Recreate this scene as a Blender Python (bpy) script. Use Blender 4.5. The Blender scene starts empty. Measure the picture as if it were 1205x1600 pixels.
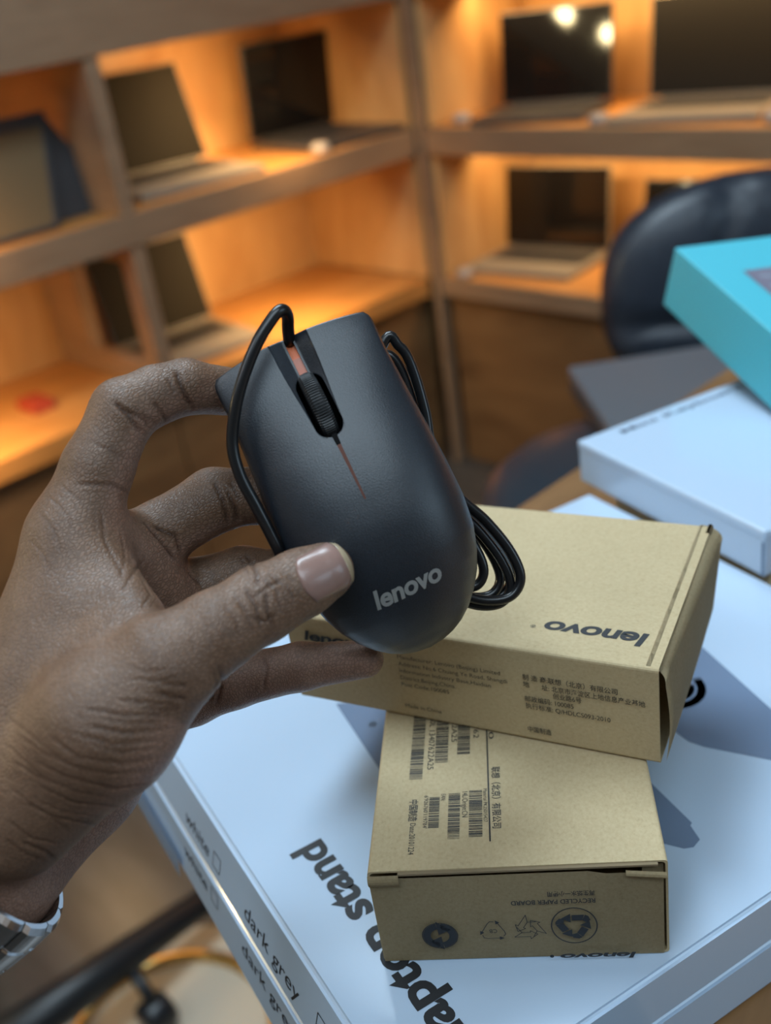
import bpy, bmesh, math, random
import numpy as np
from mathutils import Vector, Matrix
scene = bpy.context.scene
COL = scene.collection
# ------------------------------------------------------------------ camera
CAMZ = 1.40
cam_data = bpy.data.cameras.new('camera')
cam = bpy.data.objects.new('camera', cam_data); COL.objects.link(cam)
cam_data.sensor_fit = 'AUTO'; cam_data.sensor_width = 36.0
cam_data.lens = 1643.03 / 1600 * 36.0
cam.matrix_world = Matrix(((0.699093, -0.246121, 0.671339, 0.0), (0.701727, 0.416415, -0.578069, 0.0), (-0.137305, 0.875225, 0.463841, CAMZ), (0, 0, 0, 1)))
cam_data.clip_start = 0.01
cam_data.dof.use_dof = True; cam_data.dof.focus_distance = 0.322; cam_data.dof.aperture_fstop = 36.97 / 4.5
cam_data.dof.aperture_blades = 0
scene.camera = cam
# ------------------------------------------------------------------ world, lamps, exposure
scene.view_settings.view_transform = 'Standard'; scene.view_settings.look = 'None'
scene.view_settings.gamma = 1.0; scene.view_settings.use_curve_mapping = False
scene.view_settings.exposure = -0.13
world = bpy.data.worlds.new('world'); scene.world = world; world.use_nodes = True
world.node_tree.nodes['Background'].inputs[0].default_value = (0.55, 0.72, 1.0, 1); world.node_tree.nodes['Background'].inputs[1].default_value = 0.15
def area_light(name, loc, target, sx, sy, power, color):
    d = bpy.data.lights.new(name, 'AREA'); d.shape = 'RECTANGLE'; d.size = sx; d.size_y = sy; d.energy = power; d.color = color
    o = bpy.data.objects.new(name, d); COL.objects.link(o); o.location = loc
    o.rotation_euler = (Vector(target) - Vector(loc)).to_track_quat('-Z', 'Y').to_euler()
    return o
COOL = (0.69, 0.87, 1.0); WARM = (1.0, 0.64, 0.28)
area_light('ceiling_and_fill_light', (-0.85, 0.55, 2.70), (-0.75, 0.55, 0), 1.2, 0.6, 42, COOL)
area_light('ceiling_and_fill_light', (0.52, -0.42, 2.70), (0.40, -0.30, 0), 1.5, 0.9, 25, COOL)
area_light('ceiling_and_fill_light', (-0.9, -1.3, 2.70), (-1.0, -0.9, 0), 1.2, 0.6, 12, (.80, .90, 1.0))  # added fill lamp behind the camera, brightens the faces turned to it
area_light('window_daylight', (2.30, 1.05, 1.85), (0.0, 0.35, 1.1), 1.5, 1.2, 22, (0.60, 0.82, 1.0))
# warm strip lights under the shelves of the display units
for y0, y1, z in ((0.25, 1.17, 1.295), (1.23, 2.08, 1.295), (0.25, 1.15, 0.915), (1.21, 2.08, 0.915)):
    area_light('shelf_strip_light', (-2.30, (y0 + y1) / 2, z), (-2.48, (y0 + y1) / 2, z - 0.28), 0.05, (y1 - y0) * .9, 8.5, WARM)
for x0, x1, z in ((-2.05, -0.9, 1.295), (-2.05, -0.9, 0.915), (-0.85, 0.3, 1.295), (-0.85, 0.3, 0.915)):
    area_light('shelf_strip_light', ((x0 + x1) / 2, 2.30, z), ((x0 + x1) / 2, 2.44, z - 0.28), (x1 - x0) * .9, 0.05, 8.5, WARM)
# ------------------------------------------------------------------ materials
def mat(name, color, rough=.5, metal=0., coat=0., spec=.5, build=None):
    m = bpy.data.materials.new(name); m.use_nodes = True
    nt = m.node_tree; b = nt.nodes['Principled BSDF']
    b.inputs['Base Color'].default_value = (*color, 1); b.inputs['Roughness'].default_value = rough
    b.inputs['Metallic'].default_value = metal; b.inputs['Coat Weight'].default_value = coat
    b.inputs['Coat Roughness'].default_value = .08; b.inputs['Specular IOR Level'].default_value = spec
    if build: build(nt, b)
    return m
def node(nt, kind, **kw):
    n = nt.nodes.new(kind)
    for k, v in kw.items():
        if k.startswith('_'): setattr(n, k[1:], v)
        else: n.inputs[k].default_value = v
    return n
def texco(nt, scale, kind='Object'):
    t = nt.nodes.new('ShaderNodeTexCoord'); mp = nt.nodes.new('ShaderNodeMapping')
    mp.inputs['Scale'].default_value = scale; nt.links.new(t.outputs[kind], mp.inputs['Vector']); return mp.outputs[0]
def ramp(nt, fac, stops):
    r = nt.nodes.new('ShaderNodeValToRGB'); e = r.color_ramp.elements
    while len(e) > 1: e.remove(e[-1])
    e[0].position, e[0].color = stops[0][0], (*stops[0][1], 1)
    for p, c in stops[1:]:
        x = e.new(p); x.color = (*c, 1)
    nt.links.new(fac, r.inputs[0]); return r.outputs[0]
def bump(nt, b, h, strength, dist):
    n = nt.nodes.new('ShaderNodeBump'); n.inputs['Strength'].default_value = strength; n.inputs['Distance'].default_value = dist
    nt.links.new(h, n.inputs['Height']); nt.links.new(n.outputs[0], b.inputs['Normal']); return n
def noisy(c1, c2, scale, bumps=0., detail=6., lo=.3, hi=.7, dist=.0004):
    def f(nt, b):
        n = node(nt, 'ShaderNodeTexNoise', Scale=1., Detail=detail, Roughness=.65)
        nt.links.new(texco(nt, scale), n.inputs['Vector'])
        nt.links.new(ramp(nt, n.outputs['Fac'], [(lo, c1), (hi, c2)]), b.inputs['Base Color'])
        if bumps: bump(nt, b, n.outputs['Fac'], bumps, dist)
    return f
def wood(c1, c2, scale):
    def f(nt, b):
        v = texco(nt, scale)
        n = node(nt, 'ShaderNodeTexNoise', Scale=1., Detail=8., Roughness=.6, Distortion=.6)
        nt.links.new(v, n.inputs['Vector'])
        nt.links.new(ramp(nt, n.outputs['Fac'], [(.32, c1), (.68, c2)]), b.inputs['Base Color'])
        bump(nt, b, n.outputs['Fac'], .15, .0008)
    return f
M = {}
def kraft_nodes(nt, b):
    n = node(nt, 'ShaderNodeTexNoise', Scale=1., Detail=8., Roughness=.75); nt.links.new(texco(nt, (900, 700, 900)), n.inputs['Vector'])
    n2 = node(nt, 'ShaderNodeTexNoise', Scale=1., Detail=3.); nt.links.new(texco(nt, (35, 35, 35)), n2.inputs['Vector'])
    c = ramp(nt, n.outputs['Fac'], [(.25, (.31, .235, .13)), (.42, (.43, .335, .195)), (.75, (.50, .40, .25))])
    mx = nt.nodes.new('ShaderNodeMix'); mx.data_type = 'RGBA'; mx.blend_type = 'MULTIPLY'; mx.inputs['Factor'].default_value = .25
    nt.links.new(c, mx.inputs[6]); nt.links.new(ramp(nt, n2.outputs['Fac'], [(.3, (.78, .76, .72)), (.7, (1, 1, 1))]), mx.inputs[7])
    nt.links.new(mx.outputs[2], b.inputs['Base Color']); bump(nt, b, n.outputs['Fac'], .25, .0003)
M['kraft'] = mat('kraft_board', (.42, .33, .2), .78, spec=.25, build=kraft_nodes)
M['kraft_edge'] = mat('kraft_cut_edge', (.20, .15, .09), .9, spec=.2)
M['ink'] = mat('black_print', (.012, .013, .016), .6)
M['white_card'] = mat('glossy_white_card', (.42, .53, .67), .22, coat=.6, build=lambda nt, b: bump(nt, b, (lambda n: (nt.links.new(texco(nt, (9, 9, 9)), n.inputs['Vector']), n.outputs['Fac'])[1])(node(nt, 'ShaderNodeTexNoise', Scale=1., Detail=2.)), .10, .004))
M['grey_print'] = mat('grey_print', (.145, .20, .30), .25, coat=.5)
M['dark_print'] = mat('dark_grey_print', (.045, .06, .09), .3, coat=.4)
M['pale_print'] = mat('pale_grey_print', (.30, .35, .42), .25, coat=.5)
M['teal_card'] = mat('turquoise_card', (.06, .40, .50), .5)
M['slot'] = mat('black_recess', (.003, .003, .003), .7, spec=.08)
def mouse_nodes(nt, b):
    n = node(nt, 'ShaderNodeTexNoise', Scale=1., Detail=2.); nt.links.new(texco(nt, (2600, 2600, 2600)), n.inputs['Vector'])
    bump(nt, b, n.outputs['Fac'], .32, .0002)
    n2 = node(nt, 'ShaderNodeTexNoise', Scale=1., Detail=1.); nt.links.new(texco(nt, (4200, 4200, 4200)), n2.inputs['Vector'])
    nt.links.new(ramp(nt, n2.outputs['Fac'], [(.35, (.005, .007, .011)), (.75, (.018, .025, .036))]), b.inputs['Base Color'])
M['mouse'] = mat('matt_black_plastic', (.018, .02, .025), .40, spec=.75, build=mouse_nodes)
M['mouse_base'] = mat('black_base_plastic', (.012, .013, .016), .35)
M['orange'] = mat('orange_plastic', (.85, .16, .02), .35)
M['copper'] = mat('copper_line', (.10, .036, .024), .55, spec=.2)
M['rubber'] = mat('ribbed_rubber', (.015, .016, .018), .42)
M['cable'] = mat('black_cable', (.008, .008, .009), .28)
M['logo_grey'] = mat('grey_logo_print', (.25, .25, .24), .5)
M['steel'] = mat('polished_steel', (.62, .62, .63), .16, metal=1.)
M['leather'] = mat('dark_leather', (.016, .022, .034), .38, build=noisy((.013, .018, .028), (.022, .03, .045), (90, 90, 90), .15, dist=.001))
M['black_leather'] = mat('black_leather', (.018, .026, .036), .32)
M['black_metal'] = mat('black_painted_metal', (.012, .013, .015), .4)
M['gold'] = mat('gold_metal', (.80, .50, .17), .28, metal=1.)
M['cream'] = mat('cream_leather', (.55, .47, .36), .6)
M['laptop_silver'] = mat('silver_laptop_shell', (.20, .175, .14), .45)
M['laptop_dark'] = mat('dark_laptop_shell', (.035, .035, .038), .4)
M['keys'] = mat('dark_keys', (.03, .03, .032), .5)
M['screen'] = mat('switched_off_screen', (.005, .005, .006), .05, spec=.4)
M['screen_matt'] = mat('matt_screen', (.017, .0145, .011), .6, spec=.08)
M['black_screen'] = mat('dull_black_screen', (.008, .008, .009), .5, spec=.1)
M['puck'] = mat('white_plastic', (.30, .27, .25), .4)
M['wood_front'] = mat('brown_edge_laminate', (.24, .15, .09), .5, build=wood((.215, .13, .075), (.27, .17, .10), (6, 6, 40)))
M['wood_inner'] = mat('oak_laminate', (.36, .20, .09), .5, build=wood((.38, .20, .075), (.52, .31, .13), (10, 10, 3)))
M['wood_top'] = mat('oak_shelf_laminate', (.36, .20, .09), .42, build=wood((.36, .15, .035), (.46, .22, .065), (12, 2.5, 12)))
M['wood_base'] = mat('brown_panel_laminate', (.12, .06, .025), .5, build=wood((.12, .058, .022), (.20, .105, .042), (3, 3, 14)))
M['table'] = mat('table_wood', (.30, .15, .06), .4, build=wood((.13, .06, .022), (.24, .125, .05), (30, 4, 20)))
M['wall'] = mat('wall_paint', (.28, .25, .22), .8, build=noisy((.26, .23, .20), (.30, .27, .24), (3, 3, 3)))
M['ceil'] = mat('ceiling_paint', (.7, .7, .7), .8)
M['floor'] = mat('grey_brown_floor', (.06, .055, .052), .3, build=wood((.042, .039, .037), (.085, .076, .068), (2.5, 14, 2)))
# ------------------------------------------------------------------ mesh helpers
def link(name, me, m=None, parent=None, mw=None):
    o = bpy.data.objects.new(name, me); COL.objects.link(o)
    if m is not None:
        for x in (m if isinstance(m, (list, tuple)) else [m]): me.materials.append(x)
    if parent is not None: o.parent = parent
    if mw is not None: o.matrix_basis = mw
    return o
def obj(name, bm, m, parent=None, mw=None, smooth=False):
    me = bpy.data.meshes.new(name)
    bmesh.ops.recalc_face_normals(bm, faces=bm.faces[:])
    bm.to_mesh(me); bm.free()
    if smooth: me.shade_smooth()
    return link(name, me, m, parent, mw)
def pydata(name, v, f, m, parent=None, mw=None, smooth=False):
    me = bpy.data.meshes.new(name); me.from_pydata([tuple(map(float, x)) for x in v], [], [tuple(map(int, x)) for x in f]); me.update()
    if smooth: me.shade_smooth()
    return link(name, me, m, parent, mw)
def thing(name, label, cat, loc=(0, 0, 0), rz=0., group=None, mw=None):
    o = bpy.data.objects.new(name, None); COL.objects.link(o); o.empty_display_size = .05
    o.matrix_basis = mw if mw is not None else Matrix.Translation(loc) @ Matrix.Rotation(rz, 4, 'Z')
    o['label'] = label; o['category'] = cat
    if group: o['group'] = group
    return o
def tag(o, label, cat, group=None):
    o['label'] = label; o['category'] = cat
    if group: o['group'] = group
    return o
def box_bm(lo, hi, bev=0., seg=2, bm=None):
    own = bm is None
    bm = bm or bmesh.new()
    r = bmesh.ops.create_cube(bm, size=1.)
    lo = Vector(lo); hi = Vector(hi)
    for v in r['verts']: v.co = Vector([(lo[i] + hi[i]) / 2 + v.co[i] * (hi[i] - lo[i]) for i in range(3)])
    if bev: bmesh.ops.bevel(bm, geom=list({e for v in r['verts'] for e in v.link_edges}), offset=bev, segments=seg, affect='EDGES', profile=.5)
    return bm
def box(name, lo, hi, m, parent=None, bev=0., mw=None, seg=2):
    return obj(name, box_bm(lo, hi, bev, seg), m, parent, mw)
def struct(name, lo, hi, m):
    o = box(name, lo, hi, m); o['kind'] = 'structure'; return o
def catmull(pts, n=10):
    p = [Vector(x) for x in pts]; p = [p[0] * 2 - p[1]] + p + [p[-1] * 2 - p[-2]]; out = []
    for i in range(1, len(p) - 2):
        for k in range(n):
            t = k / n; a, b, c, d = p[i - 1:i + 3]
            out.append(.5 * ((2 * b) + (c - a) * t + (2 * a - 5 * b + 4 * c - d) * t * t + (3 * b - 3 * c + d - a) * t ** 3))
    out.append(p[-2]); return out
def tube_bm(pts, r, seg=12, bm=None, closed=False):
    bm = bm or bmesh.new(); pts = [Vector(p) for p in pts]; n = len(pts); rings = []
    rr = r if isinstance(r, (list, tuple)) else [r] * n
    up = None
    for i, p in enumerate(pts):
        t = (pts[(i + 1) % n] - pts[i - 1]) if closed else (pts[min(i + 1, n - 1)] - pts[max(i - 1, 0)])
        t.normalize()
        if up is None: up = t.orthogonal().normalized()
        up = (up - t * up.dot(t)).normalized(); s = t.cross(up)
        rings.append([bm.verts.new(p + (up * math.cos(a) + s * math.sin(a)) * rr[i]) for a in [2 * math.pi * k / seg for k in range(seg)]])
    for i in range(n if closed else n - 1):
        A = rings[i]; B = rings[(i + 1) % n]
        for k in range(seg): bm.faces.new((A[k], A[(k + 1) % seg], B[(k + 1) % seg], B[k]))
    if not closed:
        bm.faces.new(rings[0][::-1]); bm.faces.new(rings[-1])
    return bm
def lathe_bm(prof, seg=40, bm=None):
    bm = bm or bmesh.new(); rings = []
    for r, z in prof:
        rings.append([bm.verts.new((r * math.cos(a), r * math.sin(a), z)) for a in [2 * math.pi * k / seg for k in range(seg)]])
    for A, B in zip(rings, rings[1:]):
        for k in range(seg): bm.faces.new((A[k], A[(k + 1) % seg], B[(k + 1) % seg], B[k]))
    bm.faces.new(rings[0][::-1]); bm.faces.new(rings[-1]); return bm
def poly_bm(polys, bm=None, z=0.):
    bm = bm or bmesh.new()
    for pl in polys: bm.faces.new([bm.verts.new((x, y, z)) for x, y in pl])
    return bm
# text as flat geometry: returns (verts Nx2 in metres, faces); cap height = size, starting at x=0 on the baseline
def text_geo(body, size, bold=0., shear=0., sx=1., space=1., align='LEFT'):
    cu = bpy.data.curves.new('t', 'FONT'); cu.body = body; cu.size = 1.; cu.offset = bold; cu.shear = shear; cu.space_character = space
    cu.resolution_u = 4; cu.align_x = align
    o = bpy.data.objects.new('t', cu); COL.objects.link(o)
    dg = bpy.context.evaluated_depsgraph_get(); me = bpy.data.meshes.new_from_object(o.evaluated_get(dg))
    v = np.array([x.co[:2] for x in me.vertices]); f = [tuple(p.vertices) for p in me.polygons]
    bpy.data.objects.remove(o); bpy.data.curves.remove(cu); bpy.data.meshes.remove(me)
    k = size / .729
    v[:, 0] *= k * sx; v[:, 1] *= k
    return v, f
def fit_x(g, width):
    v, f = g; v = v.copy(); v[:, 0] = (v[:, 0] - v[:, 0].min()) * width / (v[:, 0].max() - v[:, 0].min()); return v, f
class Print:
    """collects flat print on one face of a box: origin, x and y directions in the thing's own space"""
    def __init__(s, o, ex, ey): s.o = np.array(o, float); s.ex = np.array(ex, float); s.ey = np.array(ey, float); s.n = np.cross(s.ex, s.ey); s.V = []; s.F = []
    def add(s, geo, x, y, rot=0.):
        v, f = geo; c, n = math.cos(rot), math.sin(rot); b = len(s.V)
        for p in v:
            q = (x + c * p[0] - n * p[1], y + n * p[0] + c * p[1])
            s.V.append(s.o + s.ex * q[0] + s.ey * q[1] + s.n * .00012)
        s.F += [tuple(i + b for i in t) for t in f]
    def poly(s, pts): s.add((np.array(pts, float), [tuple(range(len(pts)))]), 0, 0)
    def strip(s, pts, w, closed=False):
        p = np.array(pts, float); n = len(p)
        for i in range(n if closed else n - 1):
            a = p[i]; b = p[(i + 1) % n]; d = (b - a) / max(np.linalg.norm(b - a), 1e-9); q = np.array([-d[1], d[0]]) * w / 2; e = d * w * .3
            s.poly([a - q - e, b - q + e, b + q + e, a + q - e])
    def build(s, name, m, parent):
        o = pydata(name, s.V, s.F, m, parent); s.V = []; s.F = []; return o
MM = .001
def mm(pts): return [(x * MM, y * MM) for x, y in pts]
def arc(cx, cy, rx, ry, a0, a1, n=24): return [(cx + rx * math.cos(math.radians(a0 + (a1 - a0) * k / n)), cy + ry * math.sin(math.radians(a0 + (a1 - a0) * k / n))) for k in range(n + 1)]
# ------------------------------------------------------------------ room shell
struct('floor', (-2.75, -2.2, -.05), (2.4, 2.75, 0), M['floor'])
struct('ceiling', (-2.75, -2.2, 2.8), (2.4, 2.75, 2.85), M['ceil'])
struct('wall_left', (-2.75, -2.2, 0), (-2.70, 2.75, 2.8), M['wall'])
struct('wall_back', (-2.70, 2.70, 0), (2.35, 2.75, 2.8), M['wall'])
struct('wall_right', (2.35, -2.2, 0), (2.4, 2.75, 2.8), M['wall'])
struct('wall_front', (-2.70, -2.2, 0), (2.35, -2.15, 2.8), M['wall'])
# ------------------------------------------------------------------ shelving built along the two walls
XF, XB = -2.08, -2.56       # front and back of the left unit
YF, YB = 2.117, 2.52        # front and back of the right unit
ZC, ZM0, ZM1, ZT = .579, .918, .985, 1.302
su = thing('shelving_unit', 'oak display shelving along the side wall with upright divider, receding to the corner', 'shelving', (XF, .9, 0))
def lp(name, lo, hi, m, bev=.002):     # part of the left unit, given in room coordinates
    off = Vector((XF, .9, 0)); return box(name, Vector(lo) - off, Vector(hi) - off, m, su, bev)
lp('counter_top', (XB, -.6, ZC - .05), (XF, YF - .03, ZC), M['wood_top'])
for y0 in (-.6, .31, 1.21): lp('front_panel', (XF - .05, y0, 0), (XF - .03, y0 + .895, ZC - .051), M['wood_base'])
lp('shelf_board', (XB, -.6, ZM0), (XF - .004, YF - .03, ZM1 - .001), M['wood_top'])
lp('shelf_fascia', (XF - .003, -.6, ZM0 - .002), (XF + .009, YF - .03, ZM1), M['wood_front'])
lp('top_board', (XB, -.6, ZT), (XF - .004, YF - .03, ZT + .03), M['wood_inner'])
lp('top_fascia', (XF - .003, -.6, ZT - .002), (XF + .009, YF - .03, ZT + .16), M['wood_front'])
lp('back_panel', (XB - .012, -.6, .05), (XB - .001, YF, ZT + .16), M['wood_inner'])
for z0, z1 in ((ZC + .001, ZM0 - .003), (ZM1 + .001, ZT - .003)):
    if z0 > ZM0: lp('divider', (XB, 1.178, z0), (XF + .004, 1.214, z1), M['wood_front'])
    lp('divider', (XB, .20, z0), (XF + .004, .236, z1), M['wood_front'])
    lp('end_panel', (XB, YF - .028, z0), (XF - .006, YF - .003, z1), M['wood_inner'])
lp('divider_stile', (XF - .056, 1.178, ZC + .001), (XF + .004, 1.214, ZM0 - .003), M['wood_front']); lp('divider_stile', (XB, 1.178, ZC + .001), (XF - .305, 1.214, ZM0 - .003), M['wood_front'])
lp('divider_rail', (XF - .304, 1.178, ZC + .001), (XF - .057, 1.214, ZC + .058), M['wood_front']); lp('divider_rail', (XF - .304, 1.178, .880), (XF - .057, 1.214, ZM0 - .003), M['wood_front'])
sr = thing('shelving_unit', 'oak display shelving along the back wall behind the blue chair', 'shelving', (-.8, YF, 0))
def rp(name, lo, hi, m, bev=.002):
    off = Vector((-.8, YF, 0)); return box(name, Vector(lo) - off, Vector(hi) - off, m, sr, bev)
X0, X1 = XF + .03, 1.2
rp('counter_top', (X0, YF, ZC - .05), (X1, YB, ZC), M['wood_top'])
rp('counter_edge', (X0, YF - .012, ZC - .052), (X1, YF - .001, ZC), M['wood_front'])
for x0 in (X0, X0 + 1.0, X0 + 2.0): rp('front_panel', (x0, YF + .02, 0), (x0 + .995, YF + .04, ZC - .051), M['wood_base'])
rp('shelf_board', (X0, YF, ZM0), (X1, YB, ZM1 - .001), M['wood_top'])
rp('shelf_fascia', (X0, YF - .013, ZM0 - .002), (X1, YF - .001, ZM1), M['wood_front'])
rp('top_board', (X0, YF, ZT), (X1, YB, ZT + .03), M['wood_inner'])
rp('top_fascia', (X0, YF - .013, ZT - .002), (X1, YF - .001, ZT + .16), M['wood_front'])
rp('back_panel', (X0, YB + .001, .05), (X1, YB + .012, ZT + .16), M['wood_inner'])
for z0, z1 in ((ZC + .001, ZM0 - .003), (ZM1 + .001, ZT - .003)):
    rp('end_panel', (X0, YF + .003, z0), (X0 + .02, YB, z1), M['wood_inner'])
    rp('divider', (.02, YF - .004, z0), (.056, YB, z1), M['wood_front'])
rp('corner_post', (XF + .006, YF - .024, 0), (X0 - .002, YF + .008, ZT + .16), M['wood_front'])
# ------------------------------------------------------------------ wooden table
tb = thing('table', 'brown wooden table carrying the boxes', 'table', (.55, .75, 0))
box('table_top', (-.955, -.56, 1.036), (.75, .45, 1.071), M['table'], tb, .004)
for sx in (-.88, .68):
    for sy in (-.48, .38): box('leg', (sx - .03, sy - .03, 0), (sx + .03, sy + .03, 1.0355), M['table'], tb, .003)
box('apron', (-.85, -.50, .95), (.65, -.48, 1.0355), M['table'], tb); box('apron', (-.85, .37, .95), (.65, .39, 1.0355), M['table'], tb)
LAMPS = [(-2.35, -1.076, 1.749), (-2.097, -1.081, 1.645)]; LAMP_E = 170
# ------------------------------------------------------------------ laptops on the shelves
def laptop(loc, yaw, w, d, h, tilt, shell, scr, label, z, group='laptops on display on the shelves'):
    t = thing('laptop', label, 'laptop', (loc[0], loc[1], z + .0005), yaw, group)
    box('base', (-w / 2, 0, 0), (w / 2, d, .016), shell, t, .003)
    kb = box_bm((-w * .44, d * .42, .0161), (-w * .44 + .001, d * .42 + .001, .0162)); kb.clear()
    nx, ny = 13, 5; kw = w * .88 / nx; kd = d * .46 / ny
    for i in range(nx):
        for j in range(ny):
            box_bm((-w * .44 + i * kw, d * .44 + j * kd, .0162), (-w * .44 + (i + .88) * kw, d * .44 + (j + .86) * kd, .0178), bm=kb)
    k = obj('keyboard', kb, M['keys'], t); k['kind'] = 'stuff'
    box('trackpad', (-w * .16, d * .08, .0161), (w * .16, d * .38, .0166), M['keys'] if shell == M['laptop_dark'] else shell, t)
    mw = Matrix.Translation((0, d - .006, .020)) @ Matrix.Rotation(-tilt, 4, 'X')
    lid = box('lid', (-w / 2, 0, 0), (w / 2, .008, h), shell, t, .0025, mw)
    box('screen', (-w / 2 + .004, -.0014, .006), (w / 2 - .004, -.0002, h - .004), scr, lid)
    mh = obj('hinge', tube_bm([(-w * .4, d - .006, .018), (w * .4, d - .006, .018)], .005, 8), M['laptop_dark'], t)
    return t
laptop((-2.120, 1.437), 1.415, .324, .30, .246, .36, M['laptop_silver'], M['screen_matt'], 'open silver laptop with dull grey screen on the middle shelf, beside the upright divider', ZM1)
laptop((-2.108, 1.930), 1.475, .295, .298, .240, -.10, M['laptop_dark'], M['screen'], 'open black laptop with upright black screen on the middle shelf, nearest the corner', ZM1)
laptop((-2.150, 1.388), 1.485, .298, .269, .232, .25, M['laptop_silver'], M['screen_matt'], 'open silver laptop with dark screen on the low counter, seen through the framed divider', ZC)
laptop((-1.745, 2.150), .24, .307, .20, .221, .12, M['laptop_dark'], M['screen'], 'black open laptop whose screen reflects two lamps, on the shelf of the back wall', ZM1)
laptop((-1.315, 2.150), .16, .35, .25, .225, .117, M['laptop_silver'], M['black_screen'], 'large open laptop on the back wall shelf, right of the lamp-reflecting one', ZM1)
laptop((-1.845, 2.178), .094, .345, .225, .225, .107, M['laptop_silver'], M['screen'], 'open grey laptop with black screen on the low back counter, left of the blue chair', ZC)
laptop((-1.371, 2.180), .153, .315, .2, .208, .251, M['laptop_dark'], M['screen'], 'dark laptop mostly hidden behind the blue chair', ZC)
# convertible standing like a tent
tt = thing('tent_laptop', 'dark convertible laptop standing like a tent on the middle shelf, cut by the picture edge', 'laptop', (-2.16, 1.02, ZM1), 0, 'laptops on display on the shelves')
def slab4(name, a, b, c, d_, th, m, parent):
    a, b, c, d_ = map(Vector, (a, b, c, d_)); n = (b - a).cross(d_ - a).normalized() * th
    bm = bmesh.new(); v = [bm.verts.new(x) for x in (a, b, c, d_, a + n, b + n, c + n, d_ + n)]
    for f in ((0, 1, 2, 3), (7, 6, 5, 4), (0, 4, 5, 1), (1, 5, 6, 2), (2, 6, 7, 3), (3, 7, 4, 0)): bm.faces.new([v[i] for i in f])
    bmesh.ops.bevel(bm, geom=bm.edges[:], offset=.002, segments=2, affect='EDGES'); return obj(name, bm, m, parent)
tl_ = slab4('screen_lid', (.02, -.30, .001), (.02, .04, .001), (-.06, .115, .225), (-.06, -.225, .225), .008, M['laptop_dark'], tt)
slab4('screen', (.0175, -.285, .008), (.0175, .030, .008), (-.0504, .095, .198), (-.0504, -.22, .198), .0095, mat('warm_reflection_screen', (.12, .082, .042), .5, spec=.2), tl_)  # warm reflection of the surroundings put into the screen colour
slab4('base', (-.07, -.225, .225), (-.07, .115, .225), (-.04, .235, .001), (-.04, -.105, .001), .012, M['laptop_dark'], tt)
tag(box('card_box', (-2.34, .93, ZC), (-2.25, .985, ZC + .022), mat('red_card', (.30, .035, .015), .6), None, .002), 'small red card box on the low counter at the left picture edge', 'box')
# small white pucks that stand by the laptops
pk = lathe_bm([(.020, 0), (.026, .002), (.028, .010), (.026, .020), (.018, .026), (.006, .027)], 24)
p0 = obj('puck', pk, M['puck'], smooth=True)
for i, (x, y, z, lb) in enumerate([(-1.97, 2.17, ZM1, 'small white puck on the upper back shelf, at the corner end'), (-1.525, 2.150, ZM1, 'small white puck between the two laptops of the upper back shelf'),
        (-1.10, 2.17, ZM1, 'small white puck on the upper back shelf at the picture edge'), (-2.12, 1.80, ZM1, 'small white puck before the black laptop nearest the corner'), (-1.985, 2.138, ZC, 'small white puck left of the grey laptop on the low back counter')]):
    o = p0 if i == 0 else p0.copy()
    if i: COL.objects.link(o)
    o.location = (x, y, z); o.scale = (.9, .9, .9); tag(o, lb, 'puck', 'white pucks beside the laptops')
# ------------------------------------------------------------------ blue padded office chair
def pad_bm(w, h, t, seams):
    """upright padded back: super-elliptic outline, crowned faces with sewn seams, in the local XZ plane"""
    bm = bmesh.new(); nx, nr = 72, 20; fr, bk = [], []
    def outline(a):
        c, s = math.cos(a), math.sin(a); e = 2 / 2.55
        return w / 2 * math.copysign(abs(c) ** e, c), h / 2 * math.copysign(abs(s) ** e, s)
    rings = []
    for side in (1, -1):
        for j in range(nr + 1) if side == 1 else range(nr - 1, -1, -1):
            q = j / nr; ring = []
            for k in range(nx):
                x, z = outline(2 * math.pi * k / nx); x *= q; z *= q
                y = t / 2 * (1 - q ** 4) ** .5
                if side == 1:
                    for fn in seams: y -= .016 * math.exp(-(fn(x, z) / .012) ** 2)
                ring.append(bm.verts.new((x, -y * side, z)) if q > 0 else None)
            if q == 0: ring = [bm.verts.new((0, -(t / 2) * side, 0))]
            rings.append(ring)
    for A, B in zip(rings, rings[1:]):
        n = max(len(A), len(B))
        for k in range(n):
            k2 = (k + 1) % n
            if len(A) == 1: bm.faces.new((A[0], B[k], B[k2]))
            elif len(B) == 1: bm.faces.new((A[k2], A[k], B[0]))
            else: bm.faces.new((A[k], A[k2], B[k2], B[k]))
    return bm
oc = thing('office_chair', 'dark blue padded leather office chair back beyond the turquoise box', 'chair', (-.802, 1.578, 0), .75)
seams = [lambda x, z: (z + .035), lambda x, z: (x + .105 - .25 * max(z, 0)) if z > -.02 else 9, lambda x, z: (x - .105 + .25 * max(z, 0)) if z > -.02 else 9]
mwb = Matrix.Translation((0, 0, .845)) @ Matrix.Rotation(-.12, 4, 'X')
obj('backrest', pad_bm(.54, .37, .11, seams), M['leather'], oc, mwb, True)
obj('seat', pad_bm(.50, .48, .10, []), M['leather'], oc, Matrix.Translation((0, -.27, .56)) @ Matrix.Rotation(math.pi / 2, 4, 'X'), True)
obj('back_bar', tube_bm(catmull([(0, -.15, .50), (0, .03, .50), (0, .10, .58), (0, .075, .80)], 8), .018), M['black_metal'], oc, None, True)
obj('gas_post', lathe_bm([(.035, .10), (.035, .30), (.022, .301), (.022, .50)], 24), M['black_metal'], oc, Matrix.Translation((0, -.25, 0)), True)
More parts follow.
